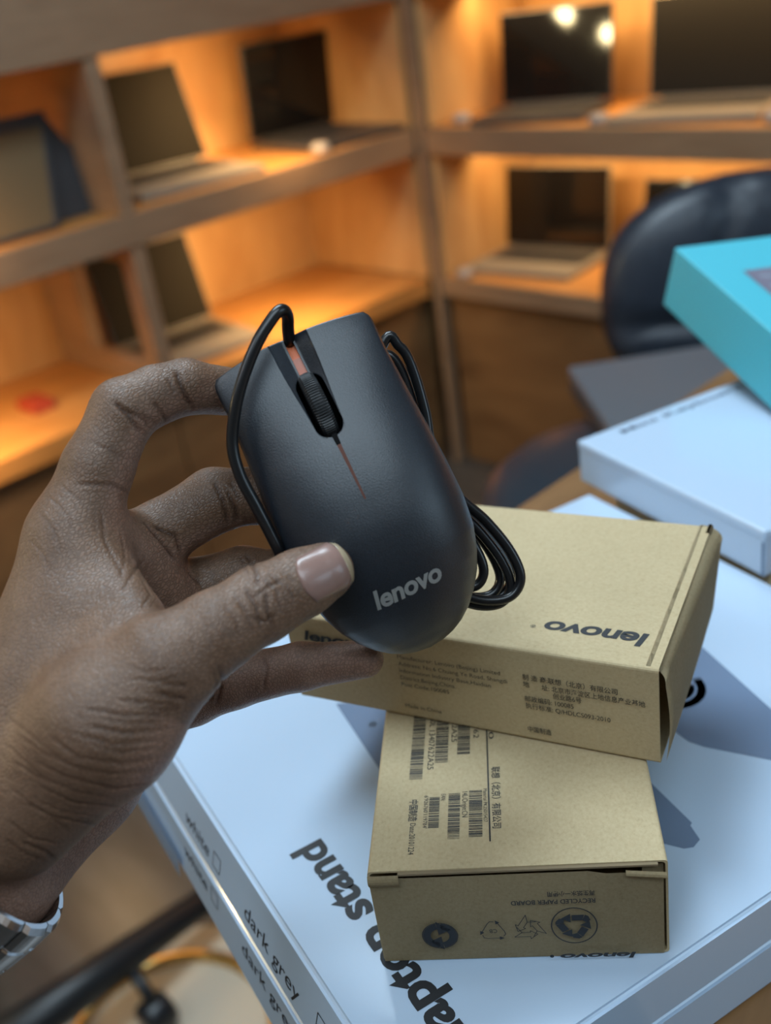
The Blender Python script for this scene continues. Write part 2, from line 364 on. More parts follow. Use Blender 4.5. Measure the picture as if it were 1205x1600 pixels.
def star_base(parent, r, z, rot, centre, arm_r=.022):
    for k in range(5):
        a = rot + 2 * math.pi * k / 5; c, s = math.cos(a), math.sin(a); cx, cy = centre
        obj('base_arm', tube_bm([(cx + c * .02, cy + s * .02, z + .04), (cx + c * r * .5, cy + s * r * .5, z + .025), (cx + c * r, cy + s * r, z)], [arm_r * 1.25, arm_r * 1.1, arm_r * .8], 14), M['black_metal'], parent, None, True)
        w = obj('caster', lathe_bm([(.006, -.024), (.026, -.022), (.030, -.012), (.030, .012), (.026, .022), (.006, .024)], 20), M['mouse_base'], parent, Matrix.Translation((cx + c * (r - .01), cy + s * (r - .01), .0305)) @ Matrix.Rotation(a + math.pi / 2, 4, 'Z') @ Matrix.Rotation(math.pi / 2, 4, 'X'), True)
star_base(oc, .265, .08, .3, (0, -.25))
# ------------------------------------------------------------------ round black stool with a closed laptop lying on it
st = thing('stool', 'round black leather stool beyond the table edge, glossy on its rim', 'stool', (-.615, .911, 0))
obj('seat', lathe_bm([(.02, .745), (.14, .742), (.172, .760), (.182, .795), (.176, .83), (.150, .852), (.10, .8595), (.01, .8598)], 56), M['black_leather'], st, None, True)
obj('post', lathe_bm([(.03, .03), (.03, .74), (.06, .742)], 24), M['black_metal'], st, None, True)
obj('foot_plate', lathe_bm([(.19, 0), (.19, .010), (.06, .028), (.03, .03)], 48), M['black_metal'], st, None, True)
cl = thing('closed_laptop', 'grey laptop lying closed on the black round stool', 'laptop', (-.80, 1.037, .8605), -.709)
box('base', (0, 0, 0), (.256, .35, .019), M['laptop_dark'], cl, .004)
box('lid', (0, 0, .021), (.256, .35, .038), mat('grey_laptop_lid', (.135, .155, .18), .3, metal=.3), cl, .004)
obj('hinge', tube_bm([(.03, .345, .020), (.226, .345, .020)], .006, 10), M['laptop_dark'], cl, None, True)
# ------------------------------------------------------------------ on the floor, bottom left
rg = thing('round_rug', 'round cream floor mat with gold ring below the table corner', 'mat', (-1.088, .351, 0))
obj('mat', lathe_bm([(.05, .001), (.225, .001), (.228, .004), (.222, .008), (.01, .0085)], 64), M['cream'], rg, None, True)
obj('gold_ring', tube_bm([(.160 * math.cos(a), .160 * math.sin(a), .0125) for a in [2 * math.pi * k / 56 for k in range(56)]], .0105, 12, closed=True), M['gold'], rg, None, True)
# pendant lamps over the room, mirrored in one laptop screen
M['lamp'] = mat('lit_lamp_glass', (1, .9, .7), .3)
bl = M['lamp'].node_tree.nodes['Principled BSDF']; bl.inputs['Emission Color'].default_value = (1, .80, .42, 1); bl.inputs['Emission Strength'].default_value = LAMP_E
for (x, y, z), lb in zip(LAMPS, ('round pendant lamp, the nearer to the shelving', 'round pendant lamp, the one farther from the shelving')):
    pl = thing('pendant_lamp', lb, 'lamp', (x, y, z), 0, 'pendant lamps'); bm = bmesh.new(); bmesh.ops.create_uvsphere(bm, u_segments=20, v_segments=12, radius=.045); obj('bulb', bm, M['lamp'], pl, None, True)
    obj('cord', tube_bm([(0, 0, .05), (0, 0, 2.8 - z)], .004, 8), M['black_metal'], pl, None, True); obj('socket', lathe_bm([(.020, .038), (.020, .08), (.006, .09)], 16), M['black_metal'], pl, None, True)
# ------------------------------------------------------------------ white stand boxes (two, stacked)
TZ = 1.071
SB = Matrix.Translation((-.1446, .1015, 0)) @ Matrix.Rotation(-.252, 4, 'Z')      # near corner; x runs along the near long side, y away
def sheet_bm(v, f):
    bm = bmesh.new(); vs = [bm.verts.new(x) for x in v]
    for q in f: bm.faces.new([vs[i] for i in q])
    return bm
def stand_box(label, z0, z1, ytop, ybot, u0, mw):
    t = thing('stand_box', label, 'box', mw=mw @ Matrix.Translation((0, 0, z0)), group='stacked white stand boxes')
    h = z1 - z0
    v = [(u0, ybot, 0), (0, ybot, 0), (0, .276, 0), (u0, .276, 0), (u0, ytop, h), (0, ytop, h), (0, .276, h), (u0, .276, h)]
    bm = sheet_bm(v, [(3, 2, 1, 0), (4, 5, 6, 7), (0, 1, 5, 4), (1, 2, 6, 5), (2, 3, 7, 6), (3, 0, 4, 7)])
    bmesh.ops.bevel(bm, geom=bm.edges[:], offset=.0016, segments=3, affect='EDGES')
    obj('carton', bm, M['white_card'], t); return t, h
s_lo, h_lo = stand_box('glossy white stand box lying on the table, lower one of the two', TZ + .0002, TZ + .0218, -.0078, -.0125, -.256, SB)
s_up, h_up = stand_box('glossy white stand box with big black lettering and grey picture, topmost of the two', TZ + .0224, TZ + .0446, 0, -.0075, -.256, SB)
T0 = h_up + .00001
pr = Print((0, 0, T0), (-1, 0, 0), (0, -1, 0))        # read from the far side
g = text_geo('laptop stand', .0128, .034, 0, .74, 1.0)
w = g[0][:, 0].max() - g[0][:, 0].min()
pr.add(fit_x(g, .0955), .0205, -.0286)
pr.build('printed_lettering', M['ink'], s_up)
pg = Print((0, 0, T0), (1, 0, 0), (0, 1, 0))
pg.poly(mm([(-182.8, 71.3), (-129.6, 64.7), (-35.6, 125.9), (-31.5, 128.5), (-30.0, 131.5), (-31.2, 135.7), (-37.8, 137.8), (-38.6, 139.2), (-59, 141.6), (-120, 148), (-160, 110)]))
pg.poly(mm([(-150, 226), (-111, 216.8), (-63.6, 206.7), (-4, 197), (-4, 205), (-10, 196), (-43.5, 184.3), (-64, 171), (-70, 168.6), (-77, 168.8), (-84, 172), (-130, 196)][:4] + [(-4, 196), (-43.5, 184.3), (-64, 171), (-70, 168.6), (-77, 168.8), (-84, 172), (-130, 196)]))
pg.build('printed_picture', M['grey_print'], s_up)
pd = Print((0, 0, T0 + .00008), (1, 0, 0), (0, 1, 0))
pd.strip(mm(arc(-99, 187, 13, 12, -60, 75, 20)), .0036); pd.strip(mm(arc(-99, 187, 8.5, 8, -80, 60, 16)), .0030)
pd.build('printed_rings', M['dark_print'], s_up)
pd.strip(mm([(-98, 172), (-90, 175), (-88, 172)]), .004); pd.build('printed_foot', M['dark_print'], s_up)
pd.strip(mm(arc(-160, 77, 1.2, 1.2, 0, 360, 12)), .001); pd.build('printed_hole', M['pale_print'], s_up)
pe = Print((0, 0, T0 + .00006), (1, 0, 0), (0, 1, 0))
pe.strip(mm([(-62, 132), (-47, 131)]), .0006); pe.build('printed_highlight', M['pale_print'], s_up)
def side_text(t, h, ytop, ybot, zc):
    ey = np.array([0, ytop - ybot, h]); ey /= np.linalg.norm(ey)
    p = Print((0, ybot, 0), (1, 0, 0), ey)
    def sq(x, y, s): p.strip([(x, y), (x + s * 1.1, y), (x + s * 1.1, y + s), (x, y + s)], .0004, True)
    p.add(fit_x(text_geo('white', .0056, .002), .0262), -.178, zc); sq(-.1475, zc, .0062); p.build('printed_word', M['ink'], t)
    p.add(fit_x(text_geo('dark grey', .0060, .002), .0455), -.1165, zc); sq(-.0585, zc + .001, .0068)
    p.build('printed_word', M['ink'], t)
side_text(s_up, h_up, 0, -.0075, .0055); side_text(s_lo, h_lo, -.0078, -.0125, .0115)
tf = sheet_bm([(-.245, -.0150, -.003), (-.181, -.0143, -.003), (-.181, -.0128, .008), (-.245, -.0132, .008)], [(0, 1, 2, 3)])
bmesh.ops.solidify(tf, geom=tf.faces[:], thickness=.0006); obj('tuck_flap', tf, M['white_card'], s_lo)
# ------------------------------------------------------------------ kraft mouse boxes
def rrect(w, h, r, n=3):
    o = []
    for cx, cy, a0 in ((w - r, h - r, 0), (r, h - r, 90), (r, r, 180), (w - r, r, 270)):
        for k in range(n + 1):
            a = math.radians(a0 + 90 * k / n); o.append((cx + r * math.cos(a), cy + r * math.sin(a)))
    return o
def carton(t, w, d, h, sag=.0006, th=.0007):
    """open-ended card sleeve: opening at y = 0, closed at y = d; w along x, h along z"""
    bm = bmesh.new(); out = rrect(w, h, .0012); inn = [(x * (w - 2 * th) / w + th, z * (h - 2 * th) / h + th) for x, z in out]
    ny = 8; R = []
    for prof in (out, inn):
        rows = []
        for j in range(ny + 1):
            y = d * j / ny; s = sag * math.sin(math.pi * j / ny)
            rows.append([bm.verts.new((x + (s if abs(x - w) < .0002 else -s if x < .0002 else 0) * (.5 - abs(z / h - .5)) * 2, y if prof is out or j < ny else y - th, z)) for x, z in prof])
        R.append(rows)
    n = len(out)
    for rows in R:
        for A, B in zip(rows, rows[1:]):
            for k in range(n): bm.faces.new((A[k], A[(k + 1) % n], B[(k + 1) % n], B[k]))
        bm.faces.new(rows[-1])
    for k in range(n): bm.faces.new((R[0][0][k], R[0][0][(k + 1) % n], R[1][0][(k + 1) % n], R[1][0][k]))
    return obj('carton', bm, M['kraft'], t)
def panel_bm(fn, nx, nz, th):
    bm = bmesh.new(); g = [[bm.verts.new(fn(i / nx, j / nz)) for i in range(nx + 1)] for j in range(nz + 1)]
    for j in range(nz):
        for i in range(nx): bm.faces.new((g[j][i], g[j][i + 1], g[j + 1][i + 1], g[j + 1][i]))
    bmesh.ops.solidify(bm, geom=bm.faces[:], thickness=th); return bm
LOGO = ('lenovo', .026, .18, 1.18, .97)
def logo(width, height):
    v, f = fit_x(text_geo('lenovo', height * .729 / .546, .030, .16, 1., .97), width); return v, f
# lower box: end with the recycling marks faces us
BW, BD, BH = .090, .136, .0397
mb = Matrix.Translation((-.1926, .1358, TZ + .0448)) @ Matrix.Rotation(.7115, 4, 'Z')
kl = thing('mouse_box', 'small kraft card box with bar codes on top, lying under the other kraft box', 'box', mw=mb, group='kraft mouse boxes')
carton(kl, BW, BD, BH)
obj('end_flap', panel_bm(lambda a, b: (.0004 + a * (BW - .0020), -.0006 - .0016 * math.sin(math.pi * a) * math.sin(math.pi * b) - .0012 * b * (a > .8), .0004 + b * (BH - .0018 - .0012 * min(a * 8, 1))), 16, 8, .0006), M['kraft'], kl)
obj('corner_tab', panel_bm(lambda a, b: (.0002 + a * .0095, -.0016 - .0009 * math.sin(math.pi * b), BH - .0048 + b * .0046), 8, 5, .0006), M['kraft'], kl)
obj('corner_tab', panel_bm(lambda a, b: (BW - .0125 + a * .0118, -.0022 - .0009 * math.sin(math.pi * b) - .0006 * a, BH - .0038 + b * .0026 - .0008 * a), 6, 4, .0006), M['kraft'], kl)
obj('dust_flap', panel_bm(lambda a, b: (BW - .0075 + a * .0064, .0004 + .001 * a, .001 + b * (BH - .0035)), 4, 6, .0005), M['kraft'], kl)
obj('flap_edge', box_bm((.0095, -.0012, BH - .0011), (BW - .003, .0, BH - .0004)), M['kraft_edge'], kl)
p = Print((0, 0, BH), (0, -1, 0), (1, 0, 0))      # top print reads along the depth, from the far end towards us
rng = random.Random(4)
def bars(x0, x1, y0, y1):
    x = x0
    while x < x1:
        w = rng.choice((.22, .22, .38, .55)) * MM; p.poly([(x, y0), (min(x + w, x1), y0), (min(x + w, x1), y1), (x, y1)]); x += w + rng.choice((.2, .24, .36, .5)) * MM
def B(xa, xb, y0, y1): bars(-xa * MM, -xb * MM, y0 * MM, y1 * MM); p.build('bar_code', M['ink'], kl)
B(92, 39.3, 10.9, 15.4); B(88, 47, 19.3, 23.8); B(80, 50.3, 27, 31.4); B(32.8, 12.4, 31.2, 35.5); B(31.9, 12, 24.5, 28.3); B(30.6, 16.9, 18.2, 21.6)
p.poly(mm([(-100, 36.6), (-10.2, 37.6), (-10.2, 38.1), (-100, 37.1)]))
def tx(s, xa, xb, y, size, bold=.0): p.add(fit_x(text_geo(s, size * MM, bold), abs(xa - xb) * MM), -xa * MM, y * MM)
p.build('printed_line', M['ink'], kl)
tx('QF60L 13407622A25', 76, 43.9, 16.9, 2.2); tx('QF 5722A25', 80, 57.3, 24.9, 2.0); tx('QL 1762', 76, 58.6, 32.6, 2.0); tx('2620', 74, 57.8, 37.9, 1.9)
tx('联想（北京）有限公司', 43.6, 15.6, 38.9, 2.3, .01); tx('Material PK25015427', 33.4, 18.5, 35.9, 1.3); tx('14L/Origin:CN', 32.5, 21, 29.0, 1.9); tx('EAN:', 31.9, 28.8, 22.1, 1.5); tx('6\'926760\'119784\'', 31.5, 16.9, 16.5, 1.4)
tx('中国制造', 29.9, 20.2, 11.9, 2.3, .012); tx('Date:20101224', 19.4, 6.2, 12.4, 1.9)
p.build('printed_text', M['ink'], kl)
p = Print((BW, -.0025, 0), (-1, 0, 0), (0, 0, -1))   # end print, upside down: x runs from right to left, y downwards
def up(s, x0, x1, z, size, bold=0.): p.add(fit_x(text_geo(s, size * MM, bold), (x1 - x0) * MM), (90 - x1) * MM, -z * MM)
up('再生紙水一小使用', 54, 68.1, 31.0, 1.7, .012); p.build('printed_text', M['ink'], kl); up('RECYCLED PAPER BOARD', 42.8, 68.1, 27.8, 1.9, .014)
p.build('printed_text', M['ink'], kl); g = logo(.0233, .0019); p.add(g, (90 - 79.6) * MM, -.0036); p.build('printed_logo', M['ink'], kl); p.strip([((90 - 53.7) * MM + x, -.0028 + y) for x, y in arc(0, 0, .0004, .0004, 0, 360, 8)], .0005)
def P2(pts): return [((90 - x) * MM, -z * MM) for x, z in pts]
p.build('printed_dot', M['ink'], kl)
# ring with three bold chasing arrows
p.strip(P2(arc(61.3, 16.3, 6.9, 7.7, 0, 360, 40)), .0004)
def rot3(pts, c, a, sx=1., sz=1.):
    r = math.radians(a); return [(c[0] + (x * math.cos(r) - y * math.sin(r)) * sx, c[1] + (x * math.sin(r) + y * math.cos(r)) * sz) for x, y in pts]
for k in range(3):
    p.poly(P2(rot3([(-3.2, -4.6), (.6, -4.6), (.6, -2.2), (-2.4, -2.2)], (61.3, 16.3), 120 * k + 60)))
    p.poly(P2(rot3([(1.0, -5.2), (3.9, -3.2), (1.0, -1.4)], (61.3, 16.3), 120 * k + 60)))
    p.poly(P2(rot3([(-4.4, -4.0), (-3.4, -4.6), (-2.5, -2.3), (-4.0, -1.0), (-5.0, -2.3)], (61.3, 16.3), 120 * k + 60)))
    # outlined triangle of three arrows
    for ln in ([(-4.6, -3.4), (.4, -3.4), (.4, -4.4), (2.6, -2.4), (.4, -.9), (.4, -1.6), (-2.2, -1.6), (-4.6, -3.4)], [(-2.2, -1.6), (-3.6, .6)]):
        p.strip(P2(rot3(ln, (47.4, 15.6), 120 * k, 1., 1.05)), .00022)
    # thin arrows round the letters
    p.strip(P2(rot3([(-3.4, -1.6), (-3.0, -2.6), (-1.8, -2.9), (2.0, -2.9)], (36.4, 15.0), 120 * k, 1., 1.1)), .00024)
    p.poly(P2(rot3([(1.8, -3.6), (3.3, -2.9), (1.8, -2.2)], (36.4, 15.0), 120 * k, 1., 1.1)))
p.add(fit_x(text_geo('CB', .0017), .0024), (90 - 37.6) * MM, -.0158)
p.build('recycling_marks', M['ink'], kl)
# round two-arrow mark
c = (19.7, 13.7)
p.strip(P2(arc(c[0], c[1], 5.5, 5.6, 0, 360, 40)), .0003)
def blob(sgn):
    o = arc(0, 0, 5.3, 5.4, 100, 262, 22); i = arc(0, 0, 2.9, 3.0, 262, 100, 22)
    q = [[o[k], o[k + 1], i[len(i) - 2 - k], i[len(i) - 1 - k]] for k in range(22)]
    q.append([(-.8, 6.3), (3.6, 2.6), (-.4, .3)])
    return [[(c[0] + sgn * x, c[1] + sgn * z) for x, z in pl] for pl in q]
for sg in (1, -1):
    for pl in blob(sg): p.poly(P2(pl))
p.build('two_arrow_mark', M['ink'], kl)
# upper box: opening at its right end
UW, UD, UH = .0925, .1359, .0381
mu = Matrix.Translation((-.2754, .1810, TZ + .0448 + BH + .0004)) @ Matrix.Rotation(.35, 4, 'Z')
ku = thing('mouse_box', 'small kraft card box with maker address on its side, lying across the other kraft box', 'box', mw=mu, group='kraft mouse boxes')
# sleeve built with its opening towards +x
cm = carton(ku, UW, UD, UH); cm.matrix_basis = Matrix.Translation((UD, 0, 0)) @ Matrix.Rotation(math.pi / 2, 4, 'Z')
def flapfn(a, b):     # a runs from the front edge to the back edge, b from the bottom up over the rolled top edge
    y = .0012 + a * (UW - .0016); bow = .0022 * (1 - a) ** 2 + .0010 * math.sin(math.pi * a)
    if b < .75: s = b / .75; return (UD + .0008 + bow * (.4 + .6 * math.sin(math.pi * min(s, .98))) + .0030 * a * s, y, .0006 + s * (UH - .0058))
    q = (b - .75) / .25 * math.pi / 2
    return (UD - .0042 + .0052 * math.cos(q) + bow * .4 * math.cos(q) + .0030 * a * math.cos(q), y + .001 * (b - .75), UH - .0050 + .0052 * math.sin(q) * (1 - .02 * a))
obj('end_flap', panel_bm(flapfn, 14, 20, .0006), M['kraft'], ku, None, True)
obj('corner_tab', panel_bm(lambda a, b: (UD - .0016 + a * .0022, UW - .0060 + b * .0062, UH - .0004 + .0011 * math.sin(math.pi * a)), 3, 4, .0005), M['kraft_edge'], ku)
obj('dust_flap', panel_bm(lambda a, b: (UD - .0030 - .003 * a, .0012 + a * .020, .0012 + b * (UH - .0026)), 5, 5, .0006), M['slot'], ku)  # black flap: the dark inside of the slit put into its colour
p = Print((0, 0, UH), (-1, 0, 0), (0, -1, 0))
g = logo(.0348, .0055); p.add(g, -.1292, -.0178)
p.add(text_geo('®', .0018), -.0918, -.0144)
p.build('printed_logo', M['ink'], ku)
p = Print((0, -.0007, 0), (1, 0, 0), (0, 0, 1))
def ln(s, x0, x1, z, size, bold=0.): p.add(fit_x(text_geo(s, size * MM, bold), (x1 - x0) * MM), x0 * MM, z * MM)
ln('Manufacturer: Lenovo (Beijing) Limited', 44.8, 83.1, 26.6, 1.75); ln('Address: No.6 Chuang Ye Road, Shangdi', 44.8, 85.4, 23.6, 1.75)
ln('Information Industry Base,Haidian', 44.8, 79.3, 20.6, 1.75); ln('District,Beijing,China.', 44.8, 66, 17.6, 1.75); ln('Post Code:100085', 44.8, 63.2, 14.6, 1.75); ln('Made in China', 45, 59.1, 5.0, 1.75)
p.build('printed_address', M['ink'], ku)
ln('制 造 商:联想（北京）有限公司', 91.0, 122.9, 26.6, 1.9, .008); ln('地', 91.0, 93.2, 23.6, 1.9, .008); ln('址: 北京市海淀区上地信息产业基地', 97.5, 131.7, 23.4, 1.9, .008)
ln('创业路6号', 101.1, 110.8, 20.6, 1.9, .008); ln('邮政编码: 100085', 91.2, 108, 17.6, 1.9, .008); ln('执行标准: Q/HDLCS093-2010', 91.2, 120.2, 14.6, 1.9, .006); ln('中国制造', 91.2, 99.6, 4.5, 1.9, .01)
p.build('printed_address', M['ink'], ku)
g = logo(.0270, .0033); p.add(g, .0072, .0283)
p.build('printed_logo', M['ink'], ku)
# ------------------------------------------------------------------ white keyboard box, boxes beneath it, turquoise box
kbm = Matrix.Translation((-.3364, .4413, 1.1166)) @ Matrix.Rotation(-.289, 4, 'Z')
kb = thing('keyboard_box', 'glossy white keyboard box between kraft box and turquoise box', 'box', mw=kbm)
box('carton', (0, 0, 0), (.1406, .124, .0238), M['white_card'], kb, .0012)
box('lid', (-.0004, -.0004, .0196), (.1410, .1244, .0256), M['white_card'], kb, .0014)
obj('wrap_seam', tube_bm([(.1400, -.0006, .001), (.1400, -.0008, .0195)], .0005, 8), M['grey_print'], kb)
p = Print((0, 0, .02561), (0, 1, 0), (-1, 0, 0))
p.add(fit_x(text_geo('Mini Keyboard', .0050, .012), .092), .024, -.0112)
p.build('printed_lettering', M['dark_print'], kb)
kraft2 = thing('parcel_box', 'kraft box on the table under the white keyboard box', 'box', mw=kbm @ Matrix.Translation((.024, .006, -.0455)))
box('carton', (0, 0, 0), (.114, .112, .0450), M['kraft'], kraft2, .0012)
box('lid_seam', (-.0002, .054, .0449), (.1142, .0565, .0453), M['kraft_edge'], kraft2)
S = .962
tq_A = Vector((-.3696 * S, .5986 * S, CAMZ - .1924 * S))
e1 = Vector((.8464, -.4776, -.2357)); e2 = Vector((.4698, .8780, -.0917)); e3 = Vector((.2507, -.0331, .9675))
tqm = Matrix((( e1.x, e2.x, e3.x, tq_A.x), (e1.y, e2.y, e3.y, tq_A.y), (e1.z, e2.z, e3.z, tq_A.z), (0, 0, 0, 1)))
tq = thing('turquoise_box', 'turquoise card box leaning on the white keyboard box before the blue chair', 'box', mw=tqm)
box('carton', (0, 0, -.0396), (.135, .22, 0), M['teal_card'], tq, .0008)
p = Print((0, 0, .0002), (1, 0, 0), (0, 1, 0)); p.poly([(.0395, .024), (.120, .024), (.120, .17), (.0395, .17)]); p.build('printed_picture', mat('grey_violet_print', (.16, .15, .20), .4), tq)
p = Print((0, 0, .0003), (1, 0, 0), (0, 1, 0))
for k in range(5): p.strip([(.048 + .012 * k, .031), (.052 + .012 * k, .044 + .008 * (k % 2))], .002); p.build("printed_streak", M["pale_print"], tq)

# black chair base under the stand boxes, bottom left
HUB = Vector((-1.165, .105, .16)); ENDS = [(-1.205, .541, .085), (-.78, -.02, .085), (-1.60, .27, .085), (-1.42, -.30, .085), (-1.02, -.36, .085)]
cb = thing('chair_base', 'black swivel chair base whose arm and caster show beside the white stand boxes', 'chair base', (HUB.x, HUB.y, 0))
def in_cb(p): return Vector(p) - Vector((HUB.x, HUB.y, 0))
for k, e in enumerate(ENDS):
    a, b = in_cb(HUB), in_cb(e); d = (b - a).normalized()
    obj('base_arm', tube_bm([a, a.lerp(b, .5), b, b + d * .012], [.036, .030, .022, .012], 18), M['black_metal'], cb, None, True)
    c0 = in_cb((-1.128, .362, 0)) if k == 0 else b - d * .02; t0 = in_cb((-1.172, .362, .108)) if k == 0 else Vector((c0.x, c0.y, .09))
    cw = obj('caster', lathe_bm([(.006, -.024), (.026, -.022), (.030, -.012), (.030, .012), (.026, .022), (.006, .024)], 20), M['mouse_base'], cb, Matrix.Translation((c0.x, c0.y, .0392)) @ Matrix.Rotation(math.atan2(d.y, d.x) + math.pi / 2, 4, 'Z') @ Matrix.Rotation(math.pi / 2, 4, 'X'), True)
    obj('caster_stem', tube_bm([(c0.x, c0.y, .05), (c0.x, c0.y, .075), t0], .010, 10), M['black_metal'], cb, None, True)
obj('gas_post', lathe_bm([(.045, .12), (.045, .22), (.028, .23), (.028, .30)], 24), M['black_metal'], cb, None, True)
# ------------------------------------------------------------------ computer mouse (x forward, y to its left, z up)
MM4 = Matrix(((-.454859, -.48202, .748839, -.22205), (.023814, -.847143, -.530832, .18165), (.890245, -.223621, .39681, CAMZ - .14429), (0, 0, 0, 1)))
mo = thing('computer_mouse', 'black wired computer mouse held up in the hand', 'mouse', mw=MM4)
WU = [-49, -48.3, -47, -45, -42, -38, -33, -27, -20, -10, 2, 22, 38, 47, 49, 50.2]
WV = [0, 5.5, 8.8, 12.2, 15.8, 19.2, 22.3, 24.8, 26.6, 27.3, 26.8, 25.5, 24.6, 24.7, 24.4, 23.4]
HU = [-49, -47, -43, -38, -30, -20, -10, 2, 14, 24, 36, 48, 51]
HV = [9, 13.5, 18.0, 22.0, 27.0, 31.2, 32.8, 32.0, 29.6, 26.8, 23.0, 19.2, 18.2]
def smooth_tab(X, Y):
    X = np.array(X, float); Y = np.array(Y, float); d = np.gradient(Y, X)
    def f(u):
        u = np.clip(u, X[0], X[-1]); i = np.clip(np.searchsorted(X, u) - 1, 0, len(X) - 2); h = X[i + 1] - X[i]; t = (u - X[i]) / h
        return (2*t**3 - 3*t**2 + 1) * Y[i] + (t**3 - 2*t**2 + t) * h * d[i] + (-2*t**3 + 3*t**2) * Y[i + 1] + (t**3 - t**2) * h * d[i + 1]
    return f
fH = smooth_tab(HU, HV)
def fW(u): return np.interp(u, WU, WV)
def sstep(a, b, x): t = np.clip((x - a) / (b - a), 0, 1); return t * t * (3 - 2 * t)
SKIRT = 7.0
def mouse_z(u, v, groove=True):
    W = np.maximum(fW(u), .01); q = np.clip(np.abs(v) / W, 0, 1)
    H = fH(u); edge = SKIRT + (H - SKIRT) * np.where(u > 20, .52 + .18 * sstep(20, 48, u), .30 + .22 * sstep(-30, 20, u))
    prof = (1 - q ** 2.6) ** .62
    z = edge + (H - edge) * prof
    # rear: the hump also falls off towards the tail
    if groove:
        t = sstep(20, 50, u); top = 4.2 + 1.9 * t; bot = 1.7
        depth = 3.0 * sstep(17, 44, u)
        x = np.clip((np.abs(v) - bot) / (top - bot), 0, 1); x = np.where(x < .08, x * x / .16, np.where(x > .92, 1 - .04 - .0 + .04 * (1 - ((1 - x) / .08) ** 2) - 0, x - .04)); x = x / x.max() if np.ndim(x) and x.max() > .9 else x / .96
        z = z - depth * (1 - np.clip(x, 0, 1))
    return z
# --- top shell on a grid whose columns are finer near the groove
us = np.concatenate([-49 + 9 * (np.linspace(0, 1, 26)) ** 2, np.linspace(-40, 49.6, 180)[1:], [50.0, 50.3]])
tcol = np.concatenate([np.linspace(-1, -.3, 26), np.linspace(-.3, .3, 81)[1:-1], np.linspace(.3, 1, 26)])
def hole(u, v):
    """signed distance to the wheel opening and the slits (negative inside), mm"""
    a = np.clip(u, 24.8, 35.9); d = np.hypot(u - a, v) - 4.1
    s1 = np.maximum(np.abs(v) - 1.25, -(u - 38.5))
    return np.minimum(d, s1)
V = []; NU, NT = len(us), len(tcol)
for u in us:
    W = max(float(fW(u)), .05); bowed = 2.2 * sstep(40, 50, u)
    v = tcol * W
    uu = u + bowed * (.6 - (v / 23) ** 2)
    V.append(np.stack([uu, v, mouse_z(np.full_like(v, u), v)], 1))
V = np.array(V)
hd = hole(V[..., 0], V[..., 1])
keep = hd > 0
F = []
for i in range(NU - 1):
    for j in range(NT - 1):
        if keep[i, j] or keep[i + 1, j] or keep[i, j + 1] or keep[i + 1, j + 1]: F.append((i * NT + j, i * NT + j + 1, (i + 1) * NT + j + 1, (i + 1) * NT + j))
# pull the inside vertices of the rim onto the rim
Vf = V.reshape(-1, 3); hf = hd.reshape(-1)
for it in range(3):
    hf = hole(Vf[:, 0], Vf[:, 1]); e = .01
    gu = (hole(Vf[:, 0] + e, Vf[:, 1]) - hf) / e; gv = (hole(Vf[:, 0], Vf[:, 1] + e) - hf) / e
    m = (hf < 0) & (hf > -2.2); L = np.maximum(np.hypot(gu, gv) ** 2, .2)
    Vf[m, 0] -= (hf * gu / L)[m]; Vf[m, 1] -= (hf * gv / L)[m]
def ml(a): a = np.asarray(a, float); return np.stack([a[:, 0], -a[:, 1], a[:, 2]], 1) * MM
used = sorted({k for f in F for k in f}); rm = {k: n for n, k in enumerate(used)}
SV = ml(Vf[used]); SF = [tuple(rm[k] for k in f) for f in F]
sh = pydata('top_shell', SV, SF, M['mouse'], mo, None, True)
md = sh.modifiers.new('thickness', 'SOLIDIFY'); md.thickness = .0011; md.offset = -1
# --- skirt and underside
bm = bmesh.new(); n = 120; rim = []
def outline(k):
    s = k / n
    if s < .5: u = -49 + 99.2 * (1 - math.cos(math.pi * s * 2)) / 2; return u, float(fW(u))
    u = -49 + 99.2 * (1 + math.cos(math.pi * (s - .5) * 2)) / 2; return u, -float(fW(u))
prof = [(1.0, 0), (1.0, 1), (.985, 2), (.95, 3), (.90, 4)]
for sc, kind in prof:
    ring = []
    for k in range(n):
        u, v = outline(k); bowed = 2.2 * float(sstep(40, 50, u)) * (.6 - (v / 23) ** 2)
        zt = float(mouse_z(np.array([u]), np.array([abs(v) * .999]), True)[0])
        z = {0: zt - .9, 1: SKIRT, 2: 3.0, 3: .8, 4: 0.}[kind]
        ring.append(bm.verts.new(((u + bowed) * (1 - (1 - sc) * .5) * MM * .996, -v * sc * MM * .996, z * MM)))
    rim.append(ring)
for A, B_ in zip(rim, rim[1:]):
    for k in range(n): bm.faces.new((A[k], A[(k + 1) % n], B_[(k + 1) % n], B_[k]))
bm.faces.new(rim[-1])
obj('base', bm, M['mouse_base'], mo, None, True)
